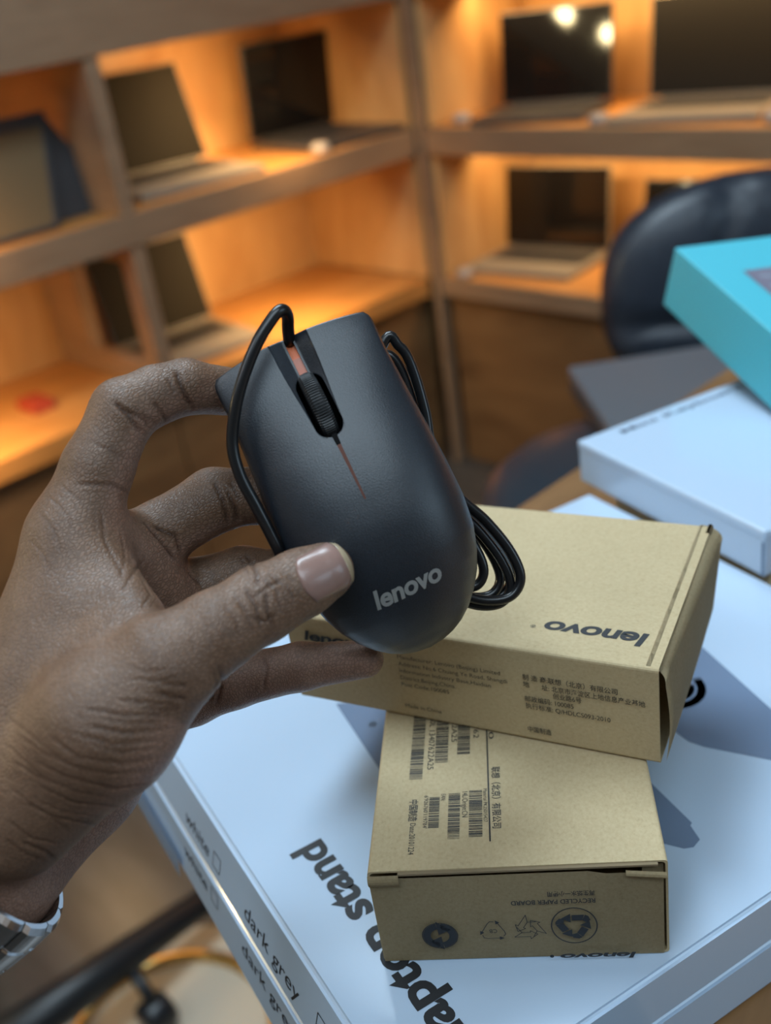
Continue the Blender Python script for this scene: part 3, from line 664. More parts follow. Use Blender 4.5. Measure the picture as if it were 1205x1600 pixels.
# --- recess, wheel, orange strip, copper line
bm = bmesh.new(); st1 = [(35.8 + 4.6 * math.cos(a), 4.6 * math.sin(a)) for a in np.linspace(-math.pi / 2, math.pi / 2, 14)] + [(24.6 + 4.6 * math.cos(a), 4.6 * math.sin(a)) for a in np.linspace(math.pi / 2, 3 * math.pi / 2, 14)]
ra = [bm.verts.new((x * MM, -y * MM, (float(mouse_z(np.array([x]), np.array([y]))[0]) - 1.4) * MM)) for x, y in st1]; rb = [bm.verts.new((x * MM, -y * MM, .012)) for x, y in st1]
for k in range(len(st1)): bm.faces.new((ra[k], ra[(k + 1) % len(st1)], rb[(k + 1) % len(st1)], rb[k]))
bm.faces.new(rb); obj('wheel_recess', bm, M['slot'], mo)
R0 = 10.4; cz = 26.2 + 1.9 - R0 - 1.3; prof = []
for k in range(33):
    t = -2.7 + 5.4 * k / 32; prof.append(((R0 - .9 * abs(t / 2.7) ** 3) * MM, t * MM))
bm = lathe_bm([(.003, -.0027)] + prof + [(.003, .0027)], 24)
bm.free(); bm = bmesh.new(); NR = 240; rows = []
for k in range(NR):
    a = 2 * math.pi * k / NR; rib = (0, .28, .28)[k % 3] if True else 0; row = []
    for t, dr in ((-2.6, -1.8), (-2.3, -.6), (-1.5, 0), (0, .12), (1.5, 0), (2.3, -.6), (2.6, -1.8)):
        r = (R0 + dr - (rib * 1.1 if abs(t) < 2.6 else 0)) * MM; row.append(bm.verts.new((r * math.cos(a), t * MM, r * math.sin(a))))
    rows.append(row)
for k in range(NR):
    A, B_ = rows[k], rows[(k + 1) % NR]
    for j in range(6): bm.faces.new((A[j], A[j + 1], B_[j + 1], B_[j]))
bm.faces.new([r[0] for r in rows]); bm.faces.new([r[-1] for r in rows][::-1])
obj('scroll_wheel', bm, M['rubber'], mo, Matrix.Translation((30.1 * MM, 0, cz * MM)))
def ribbon(name, u0, u1, w0, w1, dz, th, m, n=16):
    bm = bmesh.new(); rows = []
    for k in range(n + 1):
        u = u0 + (u1 - u0) * k / n; w = (w0 + (w1 - w0) * k / n) / 2; z = float(mouse_z(np.array([min(u, 50.)]), np.array([0.]))[0]) + dz
        rows.append([bm.verts.new((u * MM, y * MM, zz * MM)) for y, zz in ((-w, z), (w, z), (w, z - th), (-w, z - th))])
    for A, B_ in zip(rows, rows[1:]):
        for k in range(4): bm.faces.new((A[k], A[(k + 1) % 4], B_[(k + 1) % 4], B_[k]))
    bm.faces.new(rows[0][::-1]); bm.faces.new(rows[-1]); return obj(name, bm, m, mo)
ribbon('orange_strip', 45.2, 50.8, 2.7, 2.7, -1.6, 3.0, M['orange'])
ribbon('copper_strip', 38.8, 45.2, 2.4, 2.6, -.9, 3.0, mat('salmon_plastic', (.52, .14, .07), .35))
ribbon('copper_line', 1.6, 18.6, .55, 1.15, .06, 1.0, M['copper'])
ribbon('line_gap', 18.2, 21.4, 1.3, 1.6, .07, 1.0, M['slot'], 4)
# --- printed lettering on the hump
def subdiv2(g):
    bm = bmesh.new(); vs = [bm.verts.new((x, y, 0)) for x, y in g[0]]
    for f in g[1]: bm.faces.new([vs[i] for i in f])
    bmesh.ops.triangulate(bm, faces=bm.faces[:])
    for _ in range(3): bmesh.ops.subdivide_edges(bm, edges=[e for e in bm.edges if e.calc_length() > .0007], cuts=1)
    bmesh.ops.triangulate(bm, faces=bm.faces[:]); bm.verts.index_update()
    r = np.array([v.co[:2] for v in bm.verts]), [tuple(v.index for v in f.verts) for f in bm.faces]; bm.free(); return r
g = subdiv2(fit_x(text_geo('lenovo', .0044 * .729 / .546, .030, .16, 1., .97), .0208))
v = g[0]; u = (-28.6 + v[:, 1] * 1000); vv = (-10.0 + v[:, 0] * 1000)
z = mouse_z(u, vv) + .12
pydata('printed_logo', ml(np.stack([u, vv, z], 1)), g[1], M['logo_grey'], mo)
# --- cable: out of the front notch, over the left button, then coiled behind the mouse
def mcable(name, pts, r=1.75, n=10): return obj(name, tube_bm([Vector((p[0], -p[1], p[2])) * MM for p in catmull(pts, n)], r * MM, 14), M['cable'], mo, None, True)
CABLE = [(50.4, .2, 13.2), (51.2, .6, 15.2), (53.6, 1.4, 17.5), (56.2, 2.5, 20.5), (57.9, 2.5, 23.6), (58.4, 1.0, 25.2), (57.2, -1.8, 25.8), (53.6, -7.4, 26.2), (48, -13.8, 26), (40.7, -20.4, 25.5), (31.5, -26.3, 24.5), (22.5, -28.4, 24), (12.5, -28.2, 23), (4.7, -28, 22), (-3, -28, 20.6), (-9, -29, 16), (-13, -29.6, 8), (-15, -28.5, -1), (-14, -22, -6), (-16, -10, -8)]
mcable('cable', CABLE, 1.75)
LOOP = [(39.5, 27), (37, 31.5), (30, 32.5), (16, 30.5), (2, 27), (-12, 28.5), (-24, 33.5), (-36, 36.5), (-45, 36), (-49, 31), (-47.5, 24), (-42, 17), (-30, 8), (0, 4), (25, 6), (38, 15)]
coil = []
for k, (sv, du, dn, sq) in enumerate(((1., 0, -5, 1.), (.90, -1.5, -9, .99), (.86, .5, -13, .97), (.74, 3.5, -7.5, .92), (.95, -3, -15, .94))):
    for i, (u, v) in enumerate(LOOP):
        t = (k + i / len(LOOP)); coil.append((u * sq + du, v * sv, dn - 1.3 * math.sin(3.1 * t + k)))
mcable('cable_coil', [(-16, -10, -8), (10, 2, -7)] + coil, 1.6, 8)
tie = [(2, a, b) for a, b in ((23, -3.2), (27, -6), (27.5, -11), (26, -17), (20, -18), (19, -8))]
o = obj('cable_tie', tube_bm([Vector((p[0], -p[1], p[2])) * MM for p in catmull(tie + [tie[0]], 6)], .0009, 8), M['cable'], mo, None, True)
HAND = {
    'palm': [[-0.264, 0.1084, 1.2662, 0.0118, -0.2522, 0.0666, 1.2205, 0.015], [-0.2522, 0.0666, 1.2205, 0.015, -0.2554, 0.04, 1.1942, 0.017], [-0.2698, 0.1216, 1.2479, 0.012, -0.2657, 0.0737, 1.2059, 0.015], [-0.2701, 0.1278, 1.2279, 0.012, -0.2678, 0.0823, 1.196, 0.015], [-0.2654, 0.1248, 1.2023, 0.011, -0.259, 0.0879, 1.1902, 0.013], [-0.2657, 0.0737, 1.2059, 0.015, -0.2623, 0.0451, 1.189, 0.017], [-0.2678, 0.0823, 1.196, 0.015, -0.2585, 0.0498, 1.185, 0.016], [-0.256, 0.087, 1.1933, 0.013, -0.2562, 0.0565, 1.1815, 0.014], [-0.2572, 0.0427, 1.1916, 0.019, -0.2803, -0.0189, 1.1677, 0.029], [-0.2579, 0.0472, 1.1853, 0.017, -0.2886, -0.0171, 1.1496, 0.027], [-0.2651, 0.1221, 1.2546, 0.0105, -0.2651, 0.1304, 1.2347, 0.011]],
    'thenar': [[-0.2388, 0.0603, 1.2107, 0.016, -0.219, 0.0834, 1.2366, 0.0175], [-0.219, 0.0834, 1.2366, 0.0175, -0.2118, 0.1002, 1.2472, 0.013], [-0.2479, 0.07, 1.2316, 0.013, -0.2464, 0.0964, 1.2516, 0.011], [-0.2534, 0.0841, 1.242, 0.012, -0.257, 0.1055, 1.261, 0.009], [-0.2452, 0.0796, 1.2353, 0.012, -0.2334, 0.0972, 1.2467, 0.01], [-0.2558, 0.1098, 1.2602, 0.008, -0.231, 0.1052, 1.253, 0.007]],
    'thumb': [[-0.2118, 0.1002, 1.2472, 0.013, -0.2074, 0.114, 1.2516, 0.0104], [-0.2074, 0.114, 1.2516, 0.0104, -0.2051, 0.1284, 1.2532, 0.0099], [-0.2051, 0.1284, 1.2532, 0.0099, -0.2019, 0.1401, 1.2545, 0.0089], [-0.2019, 0.1401, 1.2545, 0.0089, -0.1993, 0.1469, 1.2556, 0.0079]],
    'index': [[-0.264, 0.1084, 1.2662, 0.0118, -0.2646, 0.1221, 1.2818, 0.01], [-0.2646, 0.1221, 1.2818, 0.01, -0.2651, 0.1352, 1.2946, 0.0093], [-0.2651, 0.1352, 1.2946, 0.0093, -0.263, 0.1457, 1.2961, 0.0083], [-0.263, 0.1457, 1.2961, 0.0083, -0.2609, 0.1547, 1.2957, 0.0079], [-0.2609, 0.1547, 1.2957, 0.0079, -0.2579, 0.1711, 1.288, 0.0072]],
    'middle': [[-0.2715, 0.1224, 1.247, 0.0115, -0.267, 0.1371, 1.2522, 0.01], [-0.267, 0.1371, 1.2522, 0.01, -0.26, 0.1546, 1.2575, 0.01], [-0.26, 0.1546, 1.2575, 0.01, -0.2513, 0.1644, 1.2571, 0.0086], [-0.2513, 0.1644, 1.2571, 0.0086, -0.2412, 0.1731, 1.2512, 0.0072]],
    'ring': [[-0.2723, 0.1286, 1.2258, 0.011, -0.2658, 0.1421, 1.2288, 0.0099], [-0.2658, 0.1421, 1.2288, 0.0099, -0.2552, 0.1555, 1.2302, 0.0098], [-0.2552, 0.1555, 1.2302, 0.0098, -0.2438, 0.1624, 1.2308, 0.0082], [-0.2438, 0.1624, 1.2308, 0.0082, -0.2327, 0.1688, 1.2292, 0.007]],
    'pinky': [[-0.2665, 0.1199, 1.1978, 0.0105, -0.2558, 0.1271, 1.1999, 0.0092], [-0.2558, 0.1271, 1.1999, 0.0092, -0.2448, 0.1369, 1.2047, 0.0086], [-0.2448, 0.1369, 1.2047, 0.0086, -0.2282, 0.1519, 1.2081, 0.0074], [-0.2282, 0.1519, 1.2081, 0.0074, -0.2131, 0.1657, 1.2089, 0.0059]],
}
CREASES = [
    (0.55, 0.55, [[-0.2017, 0.1226, 1.2623], [-0.2, 0.1222, 1.2612], [-0.1986, 0.122, 1.26], [-0.1975, 0.1219, 1.2587], [-0.1967, 0.1215, 1.2571], [-0.1961, 0.1213, 1.2554], [-0.1958, 0.1212, 1.2536]]),
    (0.55, 0.6, [[-0.1979, 0.1262, 1.2608], [-0.197, 0.1253, 1.2596], [-0.1963, 0.1246, 1.2582], [-0.1958, 0.1239, 1.2568], [-0.1952, 0.1239, 1.2546], [-0.195, 0.1241, 1.2522]]),
    (0.5, 0.45, [[-0.2011, 0.1278, 1.2631], [-0.1993, 0.1279, 1.2622], [-0.1978, 0.1282, 1.2612], [-0.1966, 0.1286, 1.2599], [-0.1958, 0.1281, 1.2587], [-0.1952, 0.1278, 1.2574], [-0.1947, 0.1276, 1.2559]]),
    (0.5, 0.4, [[-0.2005, 0.1303, 1.263], [-0.199, 0.1305, 1.2622], [-0.1978, 0.1308, 1.2614], [-0.1967, 0.1312, 1.2604], [-0.1958, 0.1317, 1.2594], [-0.1949, 0.1316, 1.2578], [-0.1943, 0.1317, 1.2561]]),
    (0.5, 0.4, [[-0.2022, 0.1195, 1.2618], [-0.2005, 0.1191, 1.2608], [-0.199, 0.119, 1.2596], [-0.1979, 0.119, 1.2582], [-0.1971, 0.1187, 1.2568], [-0.1965, 0.1185, 1.2552], [-0.1961, 0.1185, 1.2534]]),
    (0.5, 0.3, [[-0.1995, 0.1332, 1.2628], [-0.1981, 0.1334, 1.262], [-0.1968, 0.1336, 1.2611], [-0.1957, 0.134, 1.2601]]),
    (0.45, 0.35, [[-0.1989, 0.1225, 1.2605], [-0.1986, 0.1244, 1.261], [-0.1985, 0.1263, 1.2613], [-0.1984, 0.1283, 1.2616], [-0.198, 0.1302, 1.2615], [-0.1975, 0.1321, 1.2613]]),
    (0.5, 0.3, [[-0.2016, 0.1158, 1.2614], [-0.2002, 0.1156, 1.2604], [-0.1991, 0.1156, 1.2594], [-0.1981, 0.1156, 1.2582], [-0.1974, 0.1153, 1.257], [-0.1968, 0.115, 1.2556], [-0.1963, 0.1148, 1.2541]]),
    (0.45, 0.4, [[-0.1971, 0.1195, 1.257], [-0.1963, 0.121, 1.2558], [-0.1956, 0.1225, 1.2545], [-0.1952, 0.1241, 1.2549], [-0.1949, 0.1258, 1.2552]]),
    (0.45, 0.3, [[-0.1985, 0.13, 1.2619], [-0.1973, 0.1299, 1.2609], [-0.1963, 0.13, 1.2598], [-0.1955, 0.1301, 1.2585], [-0.1948, 0.1298, 1.257], [-0.1943, 0.1297, 1.2552]]),
    (0.7, 0.8, [[-0.2591, 0.13, 1.3006], [-0.2577, 0.1304, 1.2992], [-0.2566, 0.131, 1.2977], [-0.2558, 0.1317, 1.2961], [-0.2553, 0.1323, 1.2942], [-0.2552, 0.1331, 1.2921], [-0.2557, 0.1343, 1.2897]]),
    (0.6, 0.7, [[-0.2566, 0.1314, 1.2982], [-0.2557, 0.1326, 1.2968], [-0.2552, 0.1342, 1.2953], [-0.2552, 0.1359, 1.2935], [-0.2559, 0.137, 1.2908]]),
    (0.55, 0.5, [[-0.2552, 0.14, 1.2975], [-0.2549, 0.1405, 1.2957], [-0.255, 0.1413, 1.2936], [-0.2556, 0.1421, 1.2917], [-0.2572, 0.1434, 1.2893]]),
    (0.45, 0.35, [[-0.2559, 0.134, 1.2981], [-0.2554, 0.1349, 1.2967], [-0.2551, 0.1359, 1.2951], [-0.2552, 0.1371, 1.2935], [-0.2558, 0.1386, 1.2915]]),
    (0.7, 0.9, [[-0.2572, 0.1507, 1.303], [-0.2555, 0.15, 1.3015], [-0.2544, 0.1495, 1.2998], [-0.2537, 0.1494, 1.298], [-0.2533, 0.1497, 1.2958], [-0.2535, 0.1504, 1.2935], [-0.2545, 0.1516, 1.2907]]),
    (0.45, 0.3, [[-0.2563, 0.1469, 1.3022], [-0.2549, 0.1465, 1.3001], [-0.2541, 0.1464, 1.2978]]),
    (0.5, 0.4, [[-0.2579, 0.1118, 1.283], [-0.2568, 0.113, 1.2828], [-0.2559, 0.1142, 1.2825], [-0.2552, 0.1155, 1.2821], [-0.2546, 0.1168, 1.2816], [-0.2541, 0.1183, 1.2811], [-0.2539, 0.1198, 1.2804], [-0.2539, 0.1213, 1.2788], [-0.2546, 0.123, 1.2769], [-0.2574, 0.1259, 1.2739]]),
    (0.4, 0.2, [[-0.2601, 0.1201, 1.2922], [-0.2586, 0.1208, 1.2915], [-0.2574, 0.1215, 1.2908], [-0.2565, 0.1224, 1.2899], [-0.2557, 0.1234, 1.2889], [-0.2551, 0.1245, 1.2879], [-0.2548, 0.1257, 1.2867], [-0.2549, 0.1276, 1.2852], [-0.256, 0.13, 1.2832]]),
    (0.6, 0.7, [[-0.2547, 0.1528, 1.2664], [-0.2528, 0.1522, 1.2649], [-0.2513, 0.1519, 1.2632], [-0.2502, 0.1518, 1.2612], [-0.2497, 0.1514, 1.2589], [-0.2497, 0.1513, 1.2564], [-0.2504, 0.1516, 1.2534]]),
    (0.6, 0.7, [[-0.2507, 0.1543, 1.2637], [-0.2495, 0.154, 1.2619], [-0.2486, 0.1539, 1.2598], [-0.248, 0.1541, 1.2576], [-0.2482, 0.1541, 1.2555], [-0.249, 0.1544, 1.2531]]),
    (0.5, 0.4, [[-0.2521, 0.157, 1.2656], [-0.2501, 0.1563, 1.2641], [-0.2486, 0.1559, 1.2623], [-0.2475, 0.1557, 1.2604]]),
    (0.6, 0.7, [[-0.2589, 0.1315, 1.2596], [-0.2583, 0.1327, 1.2583], [-0.2575, 0.1339, 1.2571], [-0.2568, 0.1351, 1.2558], [-0.2562, 0.1363, 1.2545], [-0.256, 0.1363, 1.2525], [-0.2561, 0.1364, 1.2503], [-0.2566, 0.1367, 1.2478]]),
    (0.6, 0.6, [[-0.2599, 0.1291, 1.2625], [-0.2586, 0.1294, 1.261], [-0.2576, 0.1298, 1.2593], [-0.257, 0.1305, 1.2575], [-0.2564, 0.1312, 1.2556], [-0.256, 0.132, 1.2536], [-0.2557, 0.1326, 1.2516], [-0.2557, 0.1334, 1.2495], [-0.2559, 0.1344, 1.2472]]),
    (0.6, 0.6, [[-0.2513, 0.1557, 1.24], [-0.2488, 0.155, 1.239], [-0.2075, 0.1301, 1.2636], [-0.2038, 0.1285, 1.2638], [-0.2016, 0.1269, 1.2632], [-0.2, 0.1257, 1.2623]]),
    (0.6, 0.5, [[-0.2578, 0.138, 1.2407], [-0.2577, 0.139, 1.2386], [-0.2569, 0.1397, 1.2368], [-0.256, 0.1404, 1.2351]]),
    (0.5, 0.4, [[-0.2521, 0.1542, 1.24], [-0.2496, 0.1532, 1.2388], [-0.2078, 0.1278, 1.2636], [-0.2042, 0.126, 1.2637]]),
    (0.5, 0.3, [[-0.2524, 0.1141, 1.2754], [-0.2516, 0.1134, 1.2739], [-0.2507, 0.1127, 1.2725], [-0.2497, 0.1119, 1.2712], [-0.2485, 0.111, 1.27], [-0.2473, 0.1102, 1.2688], [-0.2459, 0.1099, 1.2675], [-0.2443, 0.1096, 1.2663], [-0.2425, 0.1092, 1.2652], [-0.2405, 0.1087, 1.2643], [-0.2384, 0.1081, 1.2635], [-0.2361, 0.1074, 1.2627]]),
    (0.45, 0.3, [[-0.2525, 0.1226, 1.2548], [-0.2515, 0.1206, 1.2546], [-0.2405, 0.1139, 1.2603], [-0.237, 0.1108, 1.2617], [-0.2345, 0.108, 1.2619], [-0.2327, 0.1056, 1.2618], [-0.2314, 0.1035, 1.2614]]),
    (0.4, 0.15, [[-0.2525, 0.1121, 1.2757], [-0.2515, 0.1113, 1.2743], [-0.2506, 0.1104, 1.273], [-0.2495, 0.1095, 1.2717]]),
    (0.4, 0.3, [[-0.2502, 0.1168, 1.2679], [-0.2489, 0.116, 1.2666], [-0.2473, 0.1151, 1.2654], [-0.2455, 0.114, 1.2645], [-0.2433, 0.1128, 1.2637], [-0.2403, 0.1104, 1.2635], [-0.2377, 0.1081, 1.2632], [-0.2355, 0.106, 1.2627]]),
    (0.4, 0.3, [[-0.2351, 0.1119, 1.2597], [-0.2326, 0.111, 1.2593], [-0.2301, 0.1102, 1.2589], [-0.2276, 0.1093, 1.2585], [-0.2254, 0.1066, 1.2588], [-0.224, 0.1043, 1.2586]]),
    (0.6, 0.6, [[-0.1975, 0.107, 1.2495], [-0.1979, 0.1074, 1.2466], [-0.2, 0.1088, 1.2424], [-0.2406, 0.1298, 1.2088], [-0.2408, 0.1289, 1.2071], [-0.2412, 0.1281, 1.2052], [-0.242, 0.1274, 1.203]]),
    (0.5, 0.5, [[-0.2361, 0.1441, 1.2144], [-0.2333, 0.1426, 1.2137], [-0.2313, 0.1416, 1.2123], [-0.2308, 0.1404, 1.2107], [-0.2307, 0.1393, 1.2087], [-0.231, 0.1386, 1.2063]]),
    (0.5, 0.4, [[-0.1977, 0.1053, 1.2494], [-0.1979, 0.1056, 1.2471], [-0.1986, 0.1062, 1.2442], [-0.1995, 0.1056, 1.2421], [-0.2428, 0.1272, 1.206], [-0.2435, 0.1262, 1.2036]]),
    (0.5, 0.55, [[-0.2007, 0.0907, 1.2498], [-0.2, 0.0918, 1.249], [-0.1994, 0.0929, 1.2481], [-0.1989, 0.0941, 1.2471], [-0.1985, 0.0954, 1.2461], [-0.1983, 0.0967, 1.2449]]),
    (0.42, 0.35, [[-0.205, 0.0823, 1.2514], [-0.2042, 0.0833, 1.2509], [-0.2035, 0.0843, 1.2504], [-0.2027, 0.0853, 1.2499], [-0.202, 0.0864, 1.2493], [-0.2014, 0.0875, 1.2487], [-0.2008, 0.0886, 1.2481], [-0.2002, 0.0897, 1.2474], [-0.1997, 0.0909, 1.2467], [-0.1993, 0.0922, 1.246], [-0.1989, 0.0935, 1.2452], [-0.1987, 0.0949, 1.2443]]),
    (0.4, 0.4, [[-0.2011, 0.0867, 1.2476], [-0.2005, 0.088, 1.2468], [-0.2, 0.0893, 1.246], [-0.1995, 0.0907, 1.2451], [-0.1992, 0.0921, 1.2445], [-0.199, 0.0935, 1.2437], [-0.1988, 0.095, 1.2429]]),
    (0.42, 0.34, [[-0.2086, 0.0757, 1.2514], [-0.2076, 0.0765, 1.251], [-0.2065, 0.0774, 1.2506], [-0.2056, 0.0783, 1.2502], [-0.2047, 0.0792, 1.2497], [-0.2038, 0.0801, 1.2491], [-0.2031, 0.0811, 1.2485], [-0.2023, 0.0821, 1.2479], [-0.2017, 0.0833, 1.2474], [-0.2012, 0.0845, 1.2468], [-0.2007, 0.0858, 1.2462], [-0.2003, 0.087, 1.2456], [-0.1999, 0.0883, 1.2449], [-0.1995, 0.0897, 1.2441], [-0.1993, 0.0911, 1.2433], [-0.1992, 0.0925, 1.2424]]),
    (0.38, 0.25, [[-0.2047, 0.0775, 1.2487], [-0.2038, 0.0785, 1.2482], [-0.2029, 0.0796, 1.2476], [-0.2021, 0.0808, 1.2469], [-0.2014, 0.0819, 1.2462], [-0.2008, 0.0832, 1.2454], [-0.2004, 0.0844, 1.2448], [-0.2, 0.0857, 1.2442], [-0.1997, 0.0871, 1.2436], [-0.1995, 0.0885, 1.2428], [-0.1993, 0.0899, 1.2421], [-0.1993, 0.0914, 1.2412], [-0.1994, 0.093, 1.2402]]),
    (0.45, 0.38, [[-0.2059, 0.0743, 1.2481], [-0.205, 0.0752, 1.2476], [-0.204, 0.0762, 1.2471], [-0.2032, 0.0771, 1.2464], [-0.2024, 0.0781, 1.2458], [-0.2017, 0.0792, 1.2451], [-0.2011, 0.0802, 1.2443], [-0.2006, 0.0816, 1.2438], [-0.2001, 0.0829, 1.2433], [-0.1998, 0.0844, 1.2427], [-0.1995, 0.0858, 1.2421], [-0.1993, 0.0873, 1.2414], [-0.1993, 0.0889, 1.2405], [-0.1993, 0.0906, 1.2396], [-0.1996, 0.0923, 1.2385]]),
    (0.42, 0.3, [[-0.2079, 0.0709, 1.2473], [-0.2066, 0.0718, 1.2468], [-0.2055, 0.0727, 1.2462], [-0.2044, 0.0736, 1.2455], [-0.2035, 0.0745, 1.2448], [-0.2026, 0.0755, 1.244], [-0.2018, 0.0765, 1.2431], [-0.2012, 0.0778, 1.2427], [-0.2007, 0.079, 1.2422], [-0.2002, 0.0803, 1.2417], [-0.1998, 0.0817, 1.2411], [-0.1995, 0.0831, 1.2405], [-0.1993, 0.0845, 1.2397], [-0.1992, 0.086, 1.2389], [-0.1992, 0.0875, 1.2379], [-0.1994, 0.0892, 1.2368]]),
    (0.38, 0.22, [[-0.2056, 0.0716, 1.2452], [-0.2045, 0.0725, 1.2446], [-0.2035, 0.0735, 1.2439], [-0.2027, 0.0745, 1.2431], [-0.2019, 0.0756, 1.2422], [-0.2012, 0.0767, 1.2413], [-0.2006, 0.0778, 1.2403], [-0.2001, 0.0791, 1.2398], [-0.1998, 0.0804, 1.2393], [-0.1995, 0.0818, 1.2387], [-0.1993, 0.0832, 1.238], [-0.1992, 0.0847, 1.2372], [-0.1993, 0.0862, 1.2363], [-0.1995, 0.0879, 1.2353]]),
    (0.45, 0.36, [[-0.2127, 0.0672, 1.2461], [-0.2111, 0.0675, 1.2455], [-0.2096, 0.0679, 1.2447], [-0.2083, 0.0684, 1.2438], [-0.2071, 0.0689, 1.2429], [-0.206, 0.0694, 1.2418], [-0.205, 0.0703, 1.2415], [-0.204, 0.0712, 1.2411], [-0.2031, 0.0722, 1.2406], [-0.2024, 0.0732, 1.24], [-0.2017, 0.0742, 1.2394], [-0.2011, 0.0753, 1.2387], [-0.2006, 0.0764, 1.2379], [-0.2002, 0.0775, 1.237], [-0.1999, 0.079, 1.2365], [-0.1996, 0.0806, 1.2359], [-0.1994, 0.0822, 1.2352], [-0.1995, 0.0839, 1.2344], [-0.1997, 0.0857, 1.2334]]),
    (0.38, 0.24, [[-0.214, 0.065, 1.2426], [-0.2123, 0.0655, 1.2422], [-0.2107, 0.0661, 1.2417], [-0.2093, 0.0667, 1.2411], [-0.2081, 0.0673, 1.2404], [-0.2069, 0.068, 1.2396], [-0.2058, 0.0688, 1.2392], [-0.2048, 0.0697, 1.2387], [-0.2039, 0.0707, 1.2382], [-0.203, 0.0717, 1.2376], [-0.2023, 0.0727, 1.2369], [-0.2017, 0.0737, 1.2361], [-0.2012, 0.0748, 1.2352], [-0.2006, 0.0761, 1.2348], [-0.2003, 0.0775, 1.2342], [-0.2, 0.079, 1.2335], [-0.2, 0.0805, 1.2327], [-0.2, 0.0821, 1.2317], [-0.2003, 0.0838, 1.2305]]),
    (0.45, 0.36, [[-0.2167, 0.063, 1.2394], [-0.215, 0.0634, 1.2392], [-0.2135, 0.0639, 1.2388], [-0.2121, 0.0644, 1.2384], [-0.2108, 0.065, 1.2378], [-0.2097, 0.0656, 1.2372], [-0.2087, 0.0662, 1.2365], [-0.2075, 0.0671, 1.236], [-0.2064, 0.068, 1.2355], [-0.2055, 0.0689, 1.2348], [-0.2046, 0.0699, 1.2341], [-0.2039, 0.0709, 1.2333], [-0.2033, 0.072, 1.2323], [-0.2029, 0.0731, 1.2312], [-0.2026, 0.0744, 1.23], [-0.2021, 0.0757, 1.2296], [-0.2017, 0.0772, 1.2291], [-0.2016, 0.0787, 1.2283], [-0.2017, 0.0803, 1.2273], [-0.2023, 0.0822, 1.226]]),
    (0.38, 0.22, [[-0.216, 0.0622, 1.2361], [-0.2145, 0.0627, 1.2356], [-0.2132, 0.0633, 1.2351], [-0.212, 0.0639, 1.2345], [-0.2109, 0.0646, 1.2338], [-0.2099, 0.0652, 1.233], [-0.2091, 0.066, 1.2321], [-0.2081, 0.0669, 1.2317], [-0.2072, 0.0679, 1.2311], [-0.2064, 0.0689, 1.2305], [-0.2057, 0.0699, 1.2297], [-0.2052, 0.071, 1.2288], [-0.2048, 0.0722, 1.2278], [-0.2047, 0.0735, 1.2265]]),
    (0.45, 0.36, [[-0.2158, 0.0616, 1.2331], [-0.2145, 0.0623, 1.2325], [-0.2133, 0.0629, 1.2318], [-0.2122, 0.0636, 1.2309], [-0.2113, 0.0644, 1.23], [-0.2106, 0.0652, 1.229], [-0.21, 0.066, 1.2278], [-0.2092, 0.067, 1.2273], [-0.2085, 0.0681, 1.2266], [-0.2079, 0.0692, 1.2259], [-0.2075, 0.0704, 1.225], [-0.2074, 0.0716, 1.2239], [-0.2076, 0.073, 1.2225], [-0.2085, 0.0747, 1.2204], [-0.2414, 0.0881, 1.1906]]),
    (0.38, 0.22, [[-0.2191, 0.0593, 1.23], [-0.2178, 0.0599, 1.2294], [-0.2167, 0.0605, 1.2287], [-0.2157, 0.0611, 1.2279], [-0.2148, 0.0619, 1.227], [-0.214, 0.0626, 1.226], [-0.2134, 0.0634, 1.2249], [-0.2125, 0.0645, 1.2242], [-0.2118, 0.0657, 1.2234], [-0.2113, 0.0669, 1.2224], [-0.2111, 0.0682, 1.2212], [-0.2113, 0.0697, 1.2196], [-0.2122, 0.0715, 1.2173], [-0.2412, 0.0829, 1.1908]]),
    (0.45, 0.34, [[-0.2209, 0.0577, 1.2279], [-0.2195, 0.0583, 1.2273], [-0.2183, 0.059, 1.2266], [-0.2173, 0.0597, 1.2258], [-0.2164, 0.0605, 1.2249], [-0.2156, 0.0613, 1.2239], [-0.215, 0.0622, 1.2227], [-0.2143, 0.0633, 1.2219], [-0.2137, 0.0644, 1.2209], [-0.2134, 0.0657, 1.2198], [-0.2134, 0.067, 1.2183], [-0.2139, 0.0685, 1.2164], [-0.2155, 0.0705, 1.2135], [-0.2412, 0.0804, 1.1896], [-0.2416, 0.0822, 1.1875]]),
    (0.5, 0.45, [[-0.2223, 0.0545, 1.2161], [-0.2216, 0.0554, 1.215], [-0.2211, 0.0563, 1.2138], [-0.2208, 0.0573, 1.2124], [-0.2208, 0.0584, 1.2107], [-0.2219, 0.0595, 1.2075], [-0.2246, 0.0611, 1.2028]]),
    (0.4, 0.28, [[-0.2249, 0.0573, 1.231], [-0.2232, 0.0576, 1.2305], [-0.2217, 0.0579, 1.2299], [-0.2204, 0.0583, 1.2291], [-0.2193, 0.0587, 1.2282], [-0.2183, 0.0592, 1.2272], [-0.2174, 0.0597, 1.226], [-0.2166, 0.0603, 1.2248], [-0.2159, 0.061, 1.2233], [-0.2155, 0.0618, 1.2217], [-0.2153, 0.0626, 1.2199], [-0.2155, 0.0635, 1.2178], [-0.216, 0.0646, 1.2153]]),
    (0.42, 0.34, [[-0.2248, 0.0537, 1.2231], [-0.2236, 0.0542, 1.2222], [-0.2225, 0.0547, 1.2211], [-0.2217, 0.0553, 1.2198], [-0.221, 0.0559, 1.2185], [-0.2205, 0.0565, 1.2169], [-0.2197, 0.0577, 1.216], [-0.2192, 0.0588, 1.215], [-0.2188, 0.0601, 1.2137], [-0.2188, 0.0614, 1.2121]]),
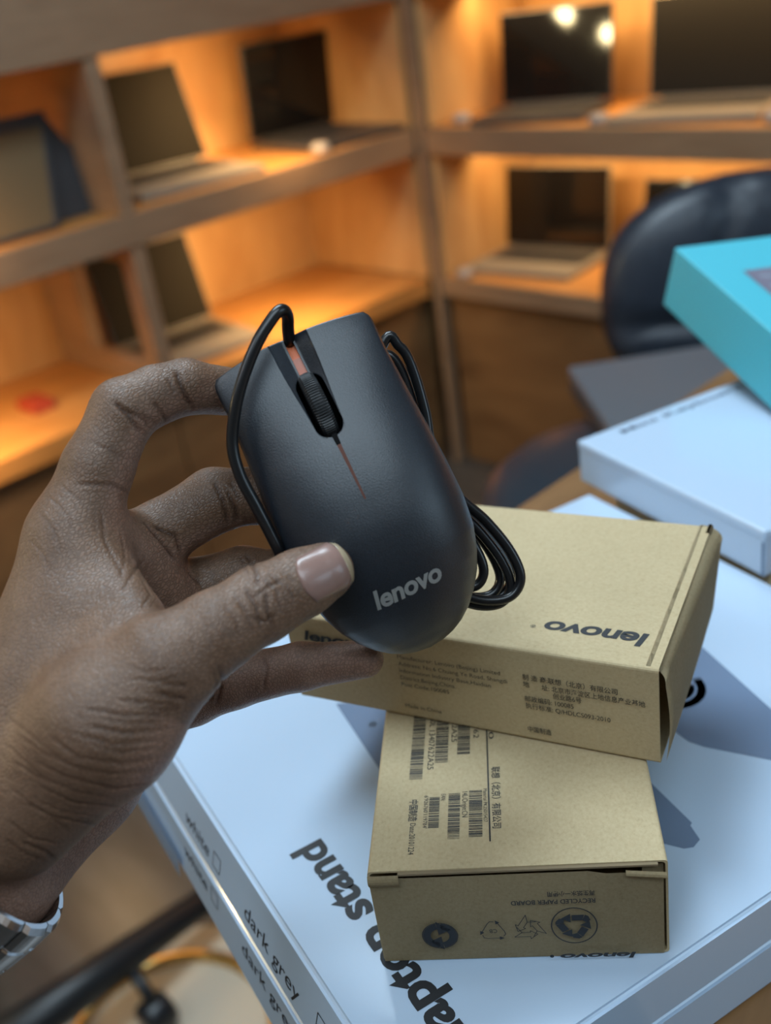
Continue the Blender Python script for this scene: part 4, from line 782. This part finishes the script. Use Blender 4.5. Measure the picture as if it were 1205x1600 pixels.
    (0.42, 0.3, [[-0.2257, 0.0515, 1.2178], [-0.2247, 0.0521, 1.2165], [-0.2239, 0.0528, 1.2151], [-0.2233, 0.0535, 1.2134], [-0.223, 0.0543, 1.2116], [-0.2226, 0.0555, 1.2101], [-0.2226, 0.0567, 1.2083], [-0.2231, 0.0581, 1.206]]),
    (0.38, 0.22, [[-0.2255, 0.064, 1.2425], [-0.2223, 0.0639, 1.2429], [-0.2197, 0.064, 1.243], [-0.2175, 0.0642, 1.2428], [-0.2156, 0.0644, 1.2424], [-0.2139, 0.0647, 1.2418], [-0.2123, 0.0652, 1.2416], [-0.2109, 0.0658, 1.2412], [-0.2095, 0.0664, 1.2408], [-0.2083, 0.0671, 1.2402], [-0.2072, 0.0678, 1.2396], [-0.2062, 0.0685, 1.2389], [-0.2052, 0.0692, 1.2382], [-0.2042, 0.0702, 1.2377], [-0.2033, 0.0713, 1.2372], [-0.2025, 0.0724, 1.2366], [-0.2018, 0.0736, 1.2359], [-0.2012, 0.0748, 1.235], [-0.2007, 0.0761, 1.2341]]),
    (0.38, 0.24, [[-0.2256, 0.0604, 1.2367], [-0.2232, 0.0606, 1.2368], [-0.2211, 0.0609, 1.2367], [-0.2192, 0.0612, 1.2364], [-0.2175, 0.0616, 1.236], [-0.216, 0.062, 1.2355], [-0.2145, 0.0627, 1.2353], [-0.2131, 0.0633, 1.235], [-0.2118, 0.064, 1.2346], [-0.2107, 0.0647, 1.2341], [-0.2096, 0.0654, 1.2336], [-0.2086, 0.0662, 1.233], [-0.2078, 0.067, 1.2322]]),
    (0.42, 0.35, [[-0.2004, 0.093, 1.2515], [-0.1995, 0.0942, 1.2507], [-0.1989, 0.0954, 1.2499], [-0.1984, 0.0969, 1.2493], [-0.198, 0.0985, 1.2486]]),
    (0.36, 0.18, [[-0.2359, 0.0657, 1.2424], [-0.2337, 0.0658, 1.2422], [-0.2305, 0.0657, 1.2427], [-0.2265, 0.0652, 1.2438], [-0.2231, 0.065, 1.2445], [-0.2205, 0.0649, 1.2447], [-0.2183, 0.065, 1.2446], [-0.2164, 0.0651, 1.2443], [-0.2146, 0.0654, 1.2438], [-0.2129, 0.0657, 1.2433], [-0.2114, 0.066, 1.2426], [-0.2101, 0.0664, 1.2418], [-0.2089, 0.0669, 1.2409]]),
    (0.36, 0.2, [[-0.2327, 0.0619, 1.2383], [-0.2299, 0.0618, 1.2384], [-0.2268, 0.0617, 1.2387], [-0.2241, 0.0616, 1.2388], [-0.2217, 0.0617, 1.2386], [-0.2197, 0.0618, 1.2382], [-0.2179, 0.062, 1.2376], [-0.2164, 0.0622, 1.2367], [-0.2151, 0.0625, 1.2357], [-0.214, 0.0628, 1.2345], [-0.213, 0.0632, 1.2332]]),
    (0.36, 0.2, [[-0.206, 0.0872, 1.2542], [-0.2048, 0.0882, 1.2538], [-0.2037, 0.0892, 1.2534], [-0.2027, 0.0903, 1.2529], [-0.2017, 0.0914, 1.2523], [-0.2009, 0.0927, 1.2522], [-0.2001, 0.094, 1.2521], [-0.1995, 0.0954, 1.2519], [-0.199, 0.0969, 1.2516]]),
    (0.34, 0.16, [[-0.209, 0.0879, 1.2564], [-0.2077, 0.0886, 1.256], [-0.2064, 0.0893, 1.2557], [-0.2052, 0.09, 1.2553], [-0.204, 0.0908, 1.2548], [-0.2031, 0.0919, 1.2547], [-0.2022, 0.093, 1.2546], [-0.2014, 0.0941, 1.2544], [-0.2007, 0.0954, 1.2542]]),
    (0.36, 0.2, [[-0.2633, 0.1011, 1.2779], [-0.2607, 0.1008, 1.2772], [-0.2586, 0.1006, 1.2764], [-0.2568, 0.1005, 1.2754], [-0.2552, 0.1005, 1.2744], [-0.254, 0.1, 1.2732], [-0.253, 0.0995, 1.272], [-0.2519, 0.0991, 1.2708], [-0.2509, 0.0986, 1.2696]]),
    (0.36, 0.22, [[-0.2639, 0.1054, 1.2808], [-0.261, 0.1051, 1.2802], [-0.2587, 0.1051, 1.2793], [-0.2568, 0.1052, 1.2783], [-0.2551, 0.1054, 1.2771], [-0.2537, 0.105, 1.2757], [-0.2524, 0.1046, 1.2743], [-0.2511, 0.1043, 1.2728]]),
    (0.36, 0.22, [[-0.2634, 0.109, 1.2833], [-0.261, 0.109, 1.2827], [-0.2592, 0.1092, 1.282], [-0.2576, 0.1095, 1.2811], [-0.2562, 0.1099, 1.2801], [-0.2549, 0.1102, 1.2789], [-0.2538, 0.1105, 1.2775], [-0.2528, 0.1108, 1.2762]]),
    (0.36, 0.18, [[-0.262, 0.0958, 1.2727], [-0.2596, 0.0955, 1.272], [-0.2576, 0.0954, 1.2712], [-0.2557, 0.0953, 1.2703], [-0.254, 0.0953, 1.2693], [-0.2525, 0.0947, 1.2681], [-0.2509, 0.0941, 1.2669], [-0.2492, 0.0935, 1.2657]]),
    (0.34, 0.16, [[-0.2102, 0.0975, 1.2608], [-0.2076, 0.0965, 1.26], [-0.2055, 0.0958, 1.2588], [-0.2044, 0.095, 1.2579], [-0.2035, 0.0942, 1.2568], [-0.2027, 0.0935, 1.2556]]),
    (0.36, 0.18, [[-0.2076, 0.1067, 1.2613], [-0.2054, 0.1059, 1.2607], [-0.2036, 0.1054, 1.2597], [-0.2022, 0.105, 1.2586], [-0.2011, 0.1041, 1.2573], [-0.2001, 0.1033, 1.2559], [-0.1993, 0.1026, 1.2544]]),
    (0.36, 0.2, [[-0.2048, 0.1097, 1.2617], [-0.2029, 0.1091, 1.2607], [-0.2014, 0.1087, 1.2596], [-0.2001, 0.1084, 1.2583], [-0.1994, 0.1079, 1.257], [-0.1987, 0.1074, 1.2556], [-0.1982, 0.1069, 1.2541]]),
]
WRIST = [[-0.2552, 0.0445, 1.191], [-0.2695, 0.0135, 1.1752]]
# ------------------------------------------------------------------ hand (one continuous skin surface)
def seg_dist(p, s):
    a = np.array(s[0:3], np.float32); ra = s[3]; b = np.array(s[4:7], np.float32); rb = s[7]
    ab = b - a; L2 = float(ab @ ab)
    t = np.clip(((p - a) @ ab) / L2, 0, 1)
    q = p - a - t[..., None] * ab
    return np.sqrt((q * q).sum(-1)) - (ra + (rb - ra) * t)
def smin(a, b, k):
    h = np.maximum(k - np.abs(a - b), 0) / k
    return np.minimum(a, b) - h * h * h * k / 6
def chain_dist(p, segs, k):
    d = None
    for s in segs:
        e = seg_dist(p, s)
        d = e if d is None else smin(d, e, k)
    return d
def hand_dist(p):
    p = p.astype(np.float32)
    palm = chain_dist(p, HAND['palm'], .016)
    palm = smin(palm, chain_dist(p, HAND['thenar'], .014), .014)
    d = palm
    for n, kk in (('index', .010), ('middle', .007), ('ring', .006), ('pinky', .008)):
        d = smin(d, chain_dist(p, HAND[n], .0035), kk) if n != 'index' else smin(d, chain_dist(p, HAND[n], .004), kk)
    return smin(d, chain_dist(p, HAND['thumb'], .005), .006)
def hand_grad(p, e=.0004):
    g = np.zeros_like(p)
    for i in range(3):
        o = np.zeros(3); o[i] = e
        g[:, i] = hand_dist(p + o) - hand_dist(p - o)
    return g / np.maximum(np.linalg.norm(g, axis=1, keepdims=True), 1e-12)
def surface_net(lo, hi, h, fn):
    n = np.ceil((hi - lo) / h).astype(int) + 1
    ax = [lo[i] + h * np.arange(n[i]) for i in range(3)]
    V = np.empty(n, np.float32)
    for i in range(0, n[0], 16):
        X, Y, Z = np.meshgrid(ax[0][i:i + 16], ax[1], ax[2], indexing='ij')
        V[i:i + 16] = fn(np.stack([X, Y, Z], -1).reshape(-1, 3)).reshape(X.shape)
    S = V < 0
    c = [S[i:n[0] - 1 + i, j:n[1] - 1 + j, k:n[2] - 1 + k] for i in (0, 1) for j in (0, 1) for k in (0, 1)]
    tot = sum(x.astype(np.int8) for x in c)
    act = (tot > 0) & (tot < 8)
    idx = -np.ones(act.shape, np.int64); I = np.argwhere(act); idx[act] = np.arange(len(I))
    acc = np.zeros((len(I), 3)); cnt = np.zeros(len(I))
    for a in range(3):
        for u in (0, 1):
            for v in (0, 1):
                o0 = [0, 0, 0]; b = [x for x in range(3) if x != a]; o0[b[0]] = u; o0[b[1]] = v
                o1 = list(o0); o1[a] = 1
                v0 = V[tuple((I + o0).T)]; v1 = V[tuple((I + o1).T)]
                m = (v0 < 0) != (v1 < 0)
                t = np.where(m, v0 / np.where(m, v0 - v1, 1), 0)
                P = I + np.array(o0, float); P[:, a] += t
                acc[m] += P[m]; cnt[m] += 1
    verts = lo + h * acc / cnt[:, None]
    quads = []
    for a in range(3):
        b, c_ = [(1, 2), (2, 0), (0, 1)][a]
        sl0 = [slice(1, None)] * 3; sl0[a] = slice(0, -1); sl1 = [slice(1, None)] * 3; sl1[a] = slice(1, None)
        s0 = S[tuple(sl0)]; s1 = S[tuple(sl1)]
        E = np.argwhere(s0 != s1); flip = s0[tuple(E.T)]
        base = E + 1; base[:, a] -= 1
        def cell(db, dc):
            q = base.copy(); q[:, b] += db; q[:, c_] += dc
            ok = np.all((q >= 0) & (q < np.array(idx.shape)), axis=1)
            r = -np.ones(len(q), np.int64); r[ok] = idx[tuple(q[ok].T)]; return r
        Q = np.stack([cell(-1, -1), cell(0, -1), cell(0, 0), cell(-1, 0)], 1)
        Q[~flip] = Q[~flip][:, ::-1]
        quads.append(Q[(Q >= 0).all(1)])
    return verts, np.concatenate(quads)
NAIL_TILT = 0.; WRIST_R = (.026, .0265)
allp = np.array([s[i:i + 3] for L in HAND.values() for s in L for i in (0, 4)])
lo = allp.min(0) - .036; hi = allp.max(0) + .014
HV_, HF_ = surface_net(lo, hi, .0013, hand_dist)
def project(v, it=2):
    for _ in range(it): v = v - hand_grad(v) * hand_dist(v)[:, None]
    return v
HV_ = project(HV_)
def subdivide(v, f):
    """one linear quad split"""
    e = np.concatenate([f[:, [0, 1]], f[:, [1, 2]], f[:, [2, 3]], f[:, [3, 0]]]); es = np.sort(e, 1)
    ue, inv = np.unique(es, axis=0, return_inverse=True); inv = inv.reshape(-1)
    n = len(v); m = len(f); mid = v[ue].mean(1); cen = v[f].mean(1)
    e0, e1, e2, e3 = [inv[i * m:(i + 1) * m] + n for i in range(4)]; c = np.arange(m) + n + len(ue)
    nf = np.concatenate([np.stack([f[:, 0], e0, c, e3], 1), np.stack([e0, f[:, 1], e1, c], 1), np.stack([c, e1, f[:, 2], e2], 1), np.stack([e3, c, e2, f[:, 3]], 1)])
    return np.concatenate([v, mid, cen]), nf
HV_, HF_ = subdivide(HV_, HF_); HV_ = project(HV_, 1)
HN_ = hand_grad(HV_)
# folds of the skin: carved along their lines, with slightly swollen borders
fold = np.zeros(len(HV_)); dark = np.zeros(len(HV_))
for w, dep, pts in CREASES:
    p = np.array(pts); c = p.mean(0); rad = np.linalg.norm(p - c, axis=1).max() + .004
    near = np.where(np.linalg.norm(HV_ - c, axis=1) < rad)[0]
    if not len(near): continue
    q = HV_[near]; best = np.full(len(near), 9.); par = np.zeros(len(near)); n = len(p) - 1
    for i in range(n):
        a, ab = p[i], p[i + 1] - p[i]; t = np.clip(((q - a) @ ab) / max(ab @ ab, 1e-12), 0, 1)
        d = np.linalg.norm(q - a - t[:, None] * ab, axis=1); m = d < best; best[m] = d[m]; par[m] = (i + t[m]) / n
    x = best / (w * MM); end = np.clip(np.minimum(par, 1 - par) * 6 + .25, 0, 1)
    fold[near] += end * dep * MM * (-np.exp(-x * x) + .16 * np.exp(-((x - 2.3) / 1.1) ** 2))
    dark[near] = np.maximum(dark[near], end * np.exp(-(x * 1.05) ** 2) * min(dep / .6, 1))  # crease pigment, together with fold shade put into the colour
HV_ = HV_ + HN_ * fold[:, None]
# skin tone: the palm side of the hand is paler and pinker
pal_dir = np.array([.699, .702, -.137]) * .72 - np.array([-.246, .416, .875]) * .42 + np.array([-.671, .578, -.464]) * .40
pal = sstep(-.05, .55, HN_ @ (pal_dir / np.linalg.norm(pal_dir)))
dn = {k: chain_dist(HV_.astype(np.float32), HAND[k], .004) for k in ('thumb', 'pinky', 'palm', 'index', 'thenar')}
pal = np.where((dn['thumb'] < .003) | (dn['thenar'] < .0005), pal * .2, pal); pal = np.where((dn['pinky'] < .002), sstep(-.5, .2, HN_ @ np.array([-.2, -.9, -.3])) * .6 + .4, pal)
heel = seg_dist(HV_.astype(np.float32), HAND['palm'][7]); pal = np.maximum(pal, np.where((dn['thenar'] > .004), 1 - sstep(.0015, .004, heel), 0))  # palm heel: paler palm skin, with bounced light put into its tone
me = bpy.data.meshes.new('person')
me.vertices.add(len(HV_)); me.vertices.foreach_set('co', HV_.astype(np.float32).ravel())
me.loops.add(HF_.size); me.loops.foreach_set('vertex_index', HF_.astype(np.int32).ravel())
me.polygons.add(len(HF_)); me.polygons.foreach_set('loop_start', np.arange(0, HF_.size, 4, dtype=np.int32)); me.polygons.foreach_set('loop_total', np.full(len(HF_), 4, np.int32))
at_ = me.color_attributes.new('tone_and_fold_shade', 'FLOAT_COLOR', 'POINT')
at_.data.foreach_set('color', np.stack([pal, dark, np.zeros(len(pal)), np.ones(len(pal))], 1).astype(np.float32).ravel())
me.update(); me.validate(); me.shade_smooth()
def skin_nodes(nt, b):
    a = nt.nodes.new('ShaderNodeAttribute'); a.attribute_name = 'tone_and_fold_shade'
    s = nt.nodes.new('ShaderNodeSeparateColor'); nt.links.new(a.outputs['Color'], s.inputs[0])
    v = texco(nt, (1, 1, 1)); n = node(nt, 'ShaderNodeTexNoise', Scale=70., Detail=6., Roughness=.65); nt.links.new(v, n.inputs['Vector'])
    back = ramp(nt, n.outputs['Fac'], [(.3, (.128, .068, .040)), (.7, (.200, .113, .070))]); pink = ramp(nt, n.outputs['Fac'], [(.3, (.24, .130, .090)), (.7, (.36, .21, .150))])
    m1 = nt.nodes.new('ShaderNodeMix'); m1.data_type = 'RGBA'; nt.links.new(s.outputs[0], m1.inputs['Factor']); nt.links.new(back, m1.inputs[6]); nt.links.new(pink, m1.inputs[7])
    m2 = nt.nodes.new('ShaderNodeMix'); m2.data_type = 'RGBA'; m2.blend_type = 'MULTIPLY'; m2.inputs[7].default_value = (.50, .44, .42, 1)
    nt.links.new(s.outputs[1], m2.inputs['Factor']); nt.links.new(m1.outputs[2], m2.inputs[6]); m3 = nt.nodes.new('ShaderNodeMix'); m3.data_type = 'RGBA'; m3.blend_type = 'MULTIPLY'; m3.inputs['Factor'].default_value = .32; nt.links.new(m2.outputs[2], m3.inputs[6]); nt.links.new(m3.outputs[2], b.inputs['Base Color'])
    # fine skin relief: crossing lines and pores
    mp = nt.nodes.new('ShaderNodeMapping'); mp.inputs['Rotation'].default_value = (.5, .3, .6); mp.inputs['Scale'].default_value = (1300, 620, 850); t = nt.nodes.new('ShaderNodeTexCoord'); nt.links.new(t.outputs['Object'], mp.inputs[0])
    vo = node(nt, 'ShaderNodeTexVoronoi', Scale=1., _feature='DISTANCE_TO_EDGE'); nt.links.new(mp.outputs[0], vo.inputs['Vector'])
    r1 = ramp(nt, vo.outputs['Distance'], [(0, (0, 0, 0)), (.22, (1, 1, 1))])
    nt.links.new(r1, m3.inputs[7])
    n3 = node(nt, 'ShaderNodeTexNoise', Scale=1., Detail=4., Roughness=.6); mp2 = nt.nodes.new('ShaderNodeMapping'); mp2.inputs['Rotation'].default_value = (.4, .2, .5); mp2.inputs['Scale'].default_value = (220, 700, 560); nt.links.new(t.outputs['Object'], mp2.inputs[0]); nt.links.new(mp2.outputs[0], n3.inputs['Vector'])
    ad = nt.nodes.new('ShaderNodeMath'); ad.operation = 'MULTIPLY_ADD'; ad.inputs[1].default_value = .55; nt.links.new(r1, ad.inputs[0]); nt.links.new(n3.outputs['Fac'], ad.inputs[2])
    bump(nt, b, ad.outputs[0], .5, .00032)
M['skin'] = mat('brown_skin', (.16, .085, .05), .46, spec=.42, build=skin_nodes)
M['skin'].node_tree.nodes['Principled BSDF'].inputs['Subsurface Weight'].default_value = .08
M['skin'].node_tree.nodes['Principled BSDF'].inputs['Subsurface Radius'].default_value = (.004, .0018, .0009)
M['skin'].node_tree.nodes['Principled BSDF'].inputs['Subsurface Scale'].default_value = .6
person = link('person', me, M['skin'])
tag(person, 'dark skinned left hand and wrist of a person holding up the mouse', 'person')
# thumb nail: a curved plate laid on the thumb's back
def surf(p, n, reach=.012):
    """from a point above the skin step down along -n on to it"""
    p = np.array(p, float)
    for _ in range(40): p = p - n * hand_dist(p)[:, None] * .9
    return p
view = np.array([0, 0, CAMZ])
th0 = np.array(HAND['thumb'][3][0:3]); th1 = np.array(HAND['thumb'][3][4:7])
ax = (th1 - th0) / np.linalg.norm(th1 - th0); nn = (view - th1); nn /= np.linalg.norm(nn); nn = nn - ax * (nn @ ax); nn /= np.linalg.norm(nn); sd = np.cross(nn, ax)
tl = math.radians(NAIL_TILT); nn, sd = nn * math.cos(tl) + sd * math.sin(tl), sd * math.cos(tl) - nn * math.sin(tl)
def nail(name, m, l0, l1, hw, lift, nx=22, ny=14, rounded=.35, tipround=.18):
    g = []
    for i in range(nx + 1):
        for j in range(ny + 1):
            s = j / ny * 2 - 1; e = 1 - rounded * abs(s) ** 2.5; a0 = l0 + (1 - e) * .006; a1 = l1 - tipround * s * s * .008
            a = a0 + (a1 - a0) * i / nx; g.append(th1 + ax * a + sd * hw * s * (1 - .06 * (1 - i / nx)) + nn * .010)
    g = np.array(g); N = np.repeat(nn[None], len(g), 0); p = surf(g, N); gn = hand_grad(p)
    k = np.arange(len(g)); s = (k % (ny + 1)) / ny * 2 - 1; i = (k // (ny + 1)) / nx
    p = p + gn * (lift * MM * (1 - .85 * np.abs(s) ** 6) * sstep(-.02, .10, i) + .05 * MM)[:, None]
    F = [(a * (ny + 1) + b, (a + 1) * (ny + 1) + b, (a + 1) * (ny + 1) + b + 1, a * (ny + 1) + b + 1) for a in range(nx) for b in range(ny)]
    o = pydata(name, p, F, m, person, None, True); md = o.modifiers.new('thickness', 'SOLIDIFY'); md.thickness = .0004; md.offset = -1; return o
M['nail'] = mat('pink_nail', (.25, .150, .125), .3, coat=.12)
M['nail_tip'] = mat('pale_nail_edge', (.36, .28, .18), .3, coat=.3)
nail('fingernail', M['nail'], -.0086, .0052, .0068, .42)
nail('fingernail_edge', M['nail_tip'], .0044, .0064, .0066, .46, nx=6, rounded=0., tipround=.2)

# steel bracelet round the wrist, one object per link
wa = np.array(WRIST[0]); wb = np.array(WRIST[1]); wd = (wb - wa) / np.linalg.norm(wb - wa)
wx = np.array([.671, -.578, .464]); wx = wx - wd * (wx @ wd); wx /= np.linalg.norm(wx); wy = np.cross(wd, wx)     # wx: towards the thumb side
wt = thing('bracelet', 'polished steel link bracelet worn on the wrist', 'bracelet', tuple(wa))
NL = 14; RX, RY = WRIST_R
def ring_pt(a, r, s_): return (wx * math.cos(a) * (RX + r) + wy * math.sin(a) * (RY + r)) + wd * (s_ - .5) * .026
for k in range(NL):
    a0 = 2 * math.pi * (k + .02) / NL; a1 = 2 * math.pi * (k + .98) / NL; bm = bmesh.new(); top, bot = [], []
    for s_, dr in ((0., -.0014), (.06, -.0002), (.30, .0004), (.32, -.0002), (.34, .0005), (.66, .0005), (.68, -.0002), (.70, .0004), (.94, -.0002), (1., -.0014)):
        top.append([bm.verts.new(ring_pt(a0 + (a1 - a0) * i / 6, .0015 + dr - (.0009 if i in (0, 6) else 0), s_)) for i in range(7)])
        bot.append([bm.verts.new(ring_pt(a0 + (a1 - a0) * i / 6, -.0015, s_)) for i in range(7)])
    n = len(top) - 1
    for j in range(n):
        for i in range(6): bm.faces.new((top[j][i], top[j][i + 1], top[j + 1][i + 1], top[j + 1][i])); bm.faces.new((bot[j][i], bot[j + 1][i], bot[j + 1][i + 1], bot[j][i + 1]))
        for i in (0, 6): bm.faces.new((top[j][i], top[j + 1][i], bot[j + 1][i], bot[j][i]))
    for i in range(6):
        for j in (0, n): bm.faces.new((top[j][i], top[j][i + 1], bot[j][i + 1], bot[j][i]))
    obj('link', bm, M['steel'], wt)
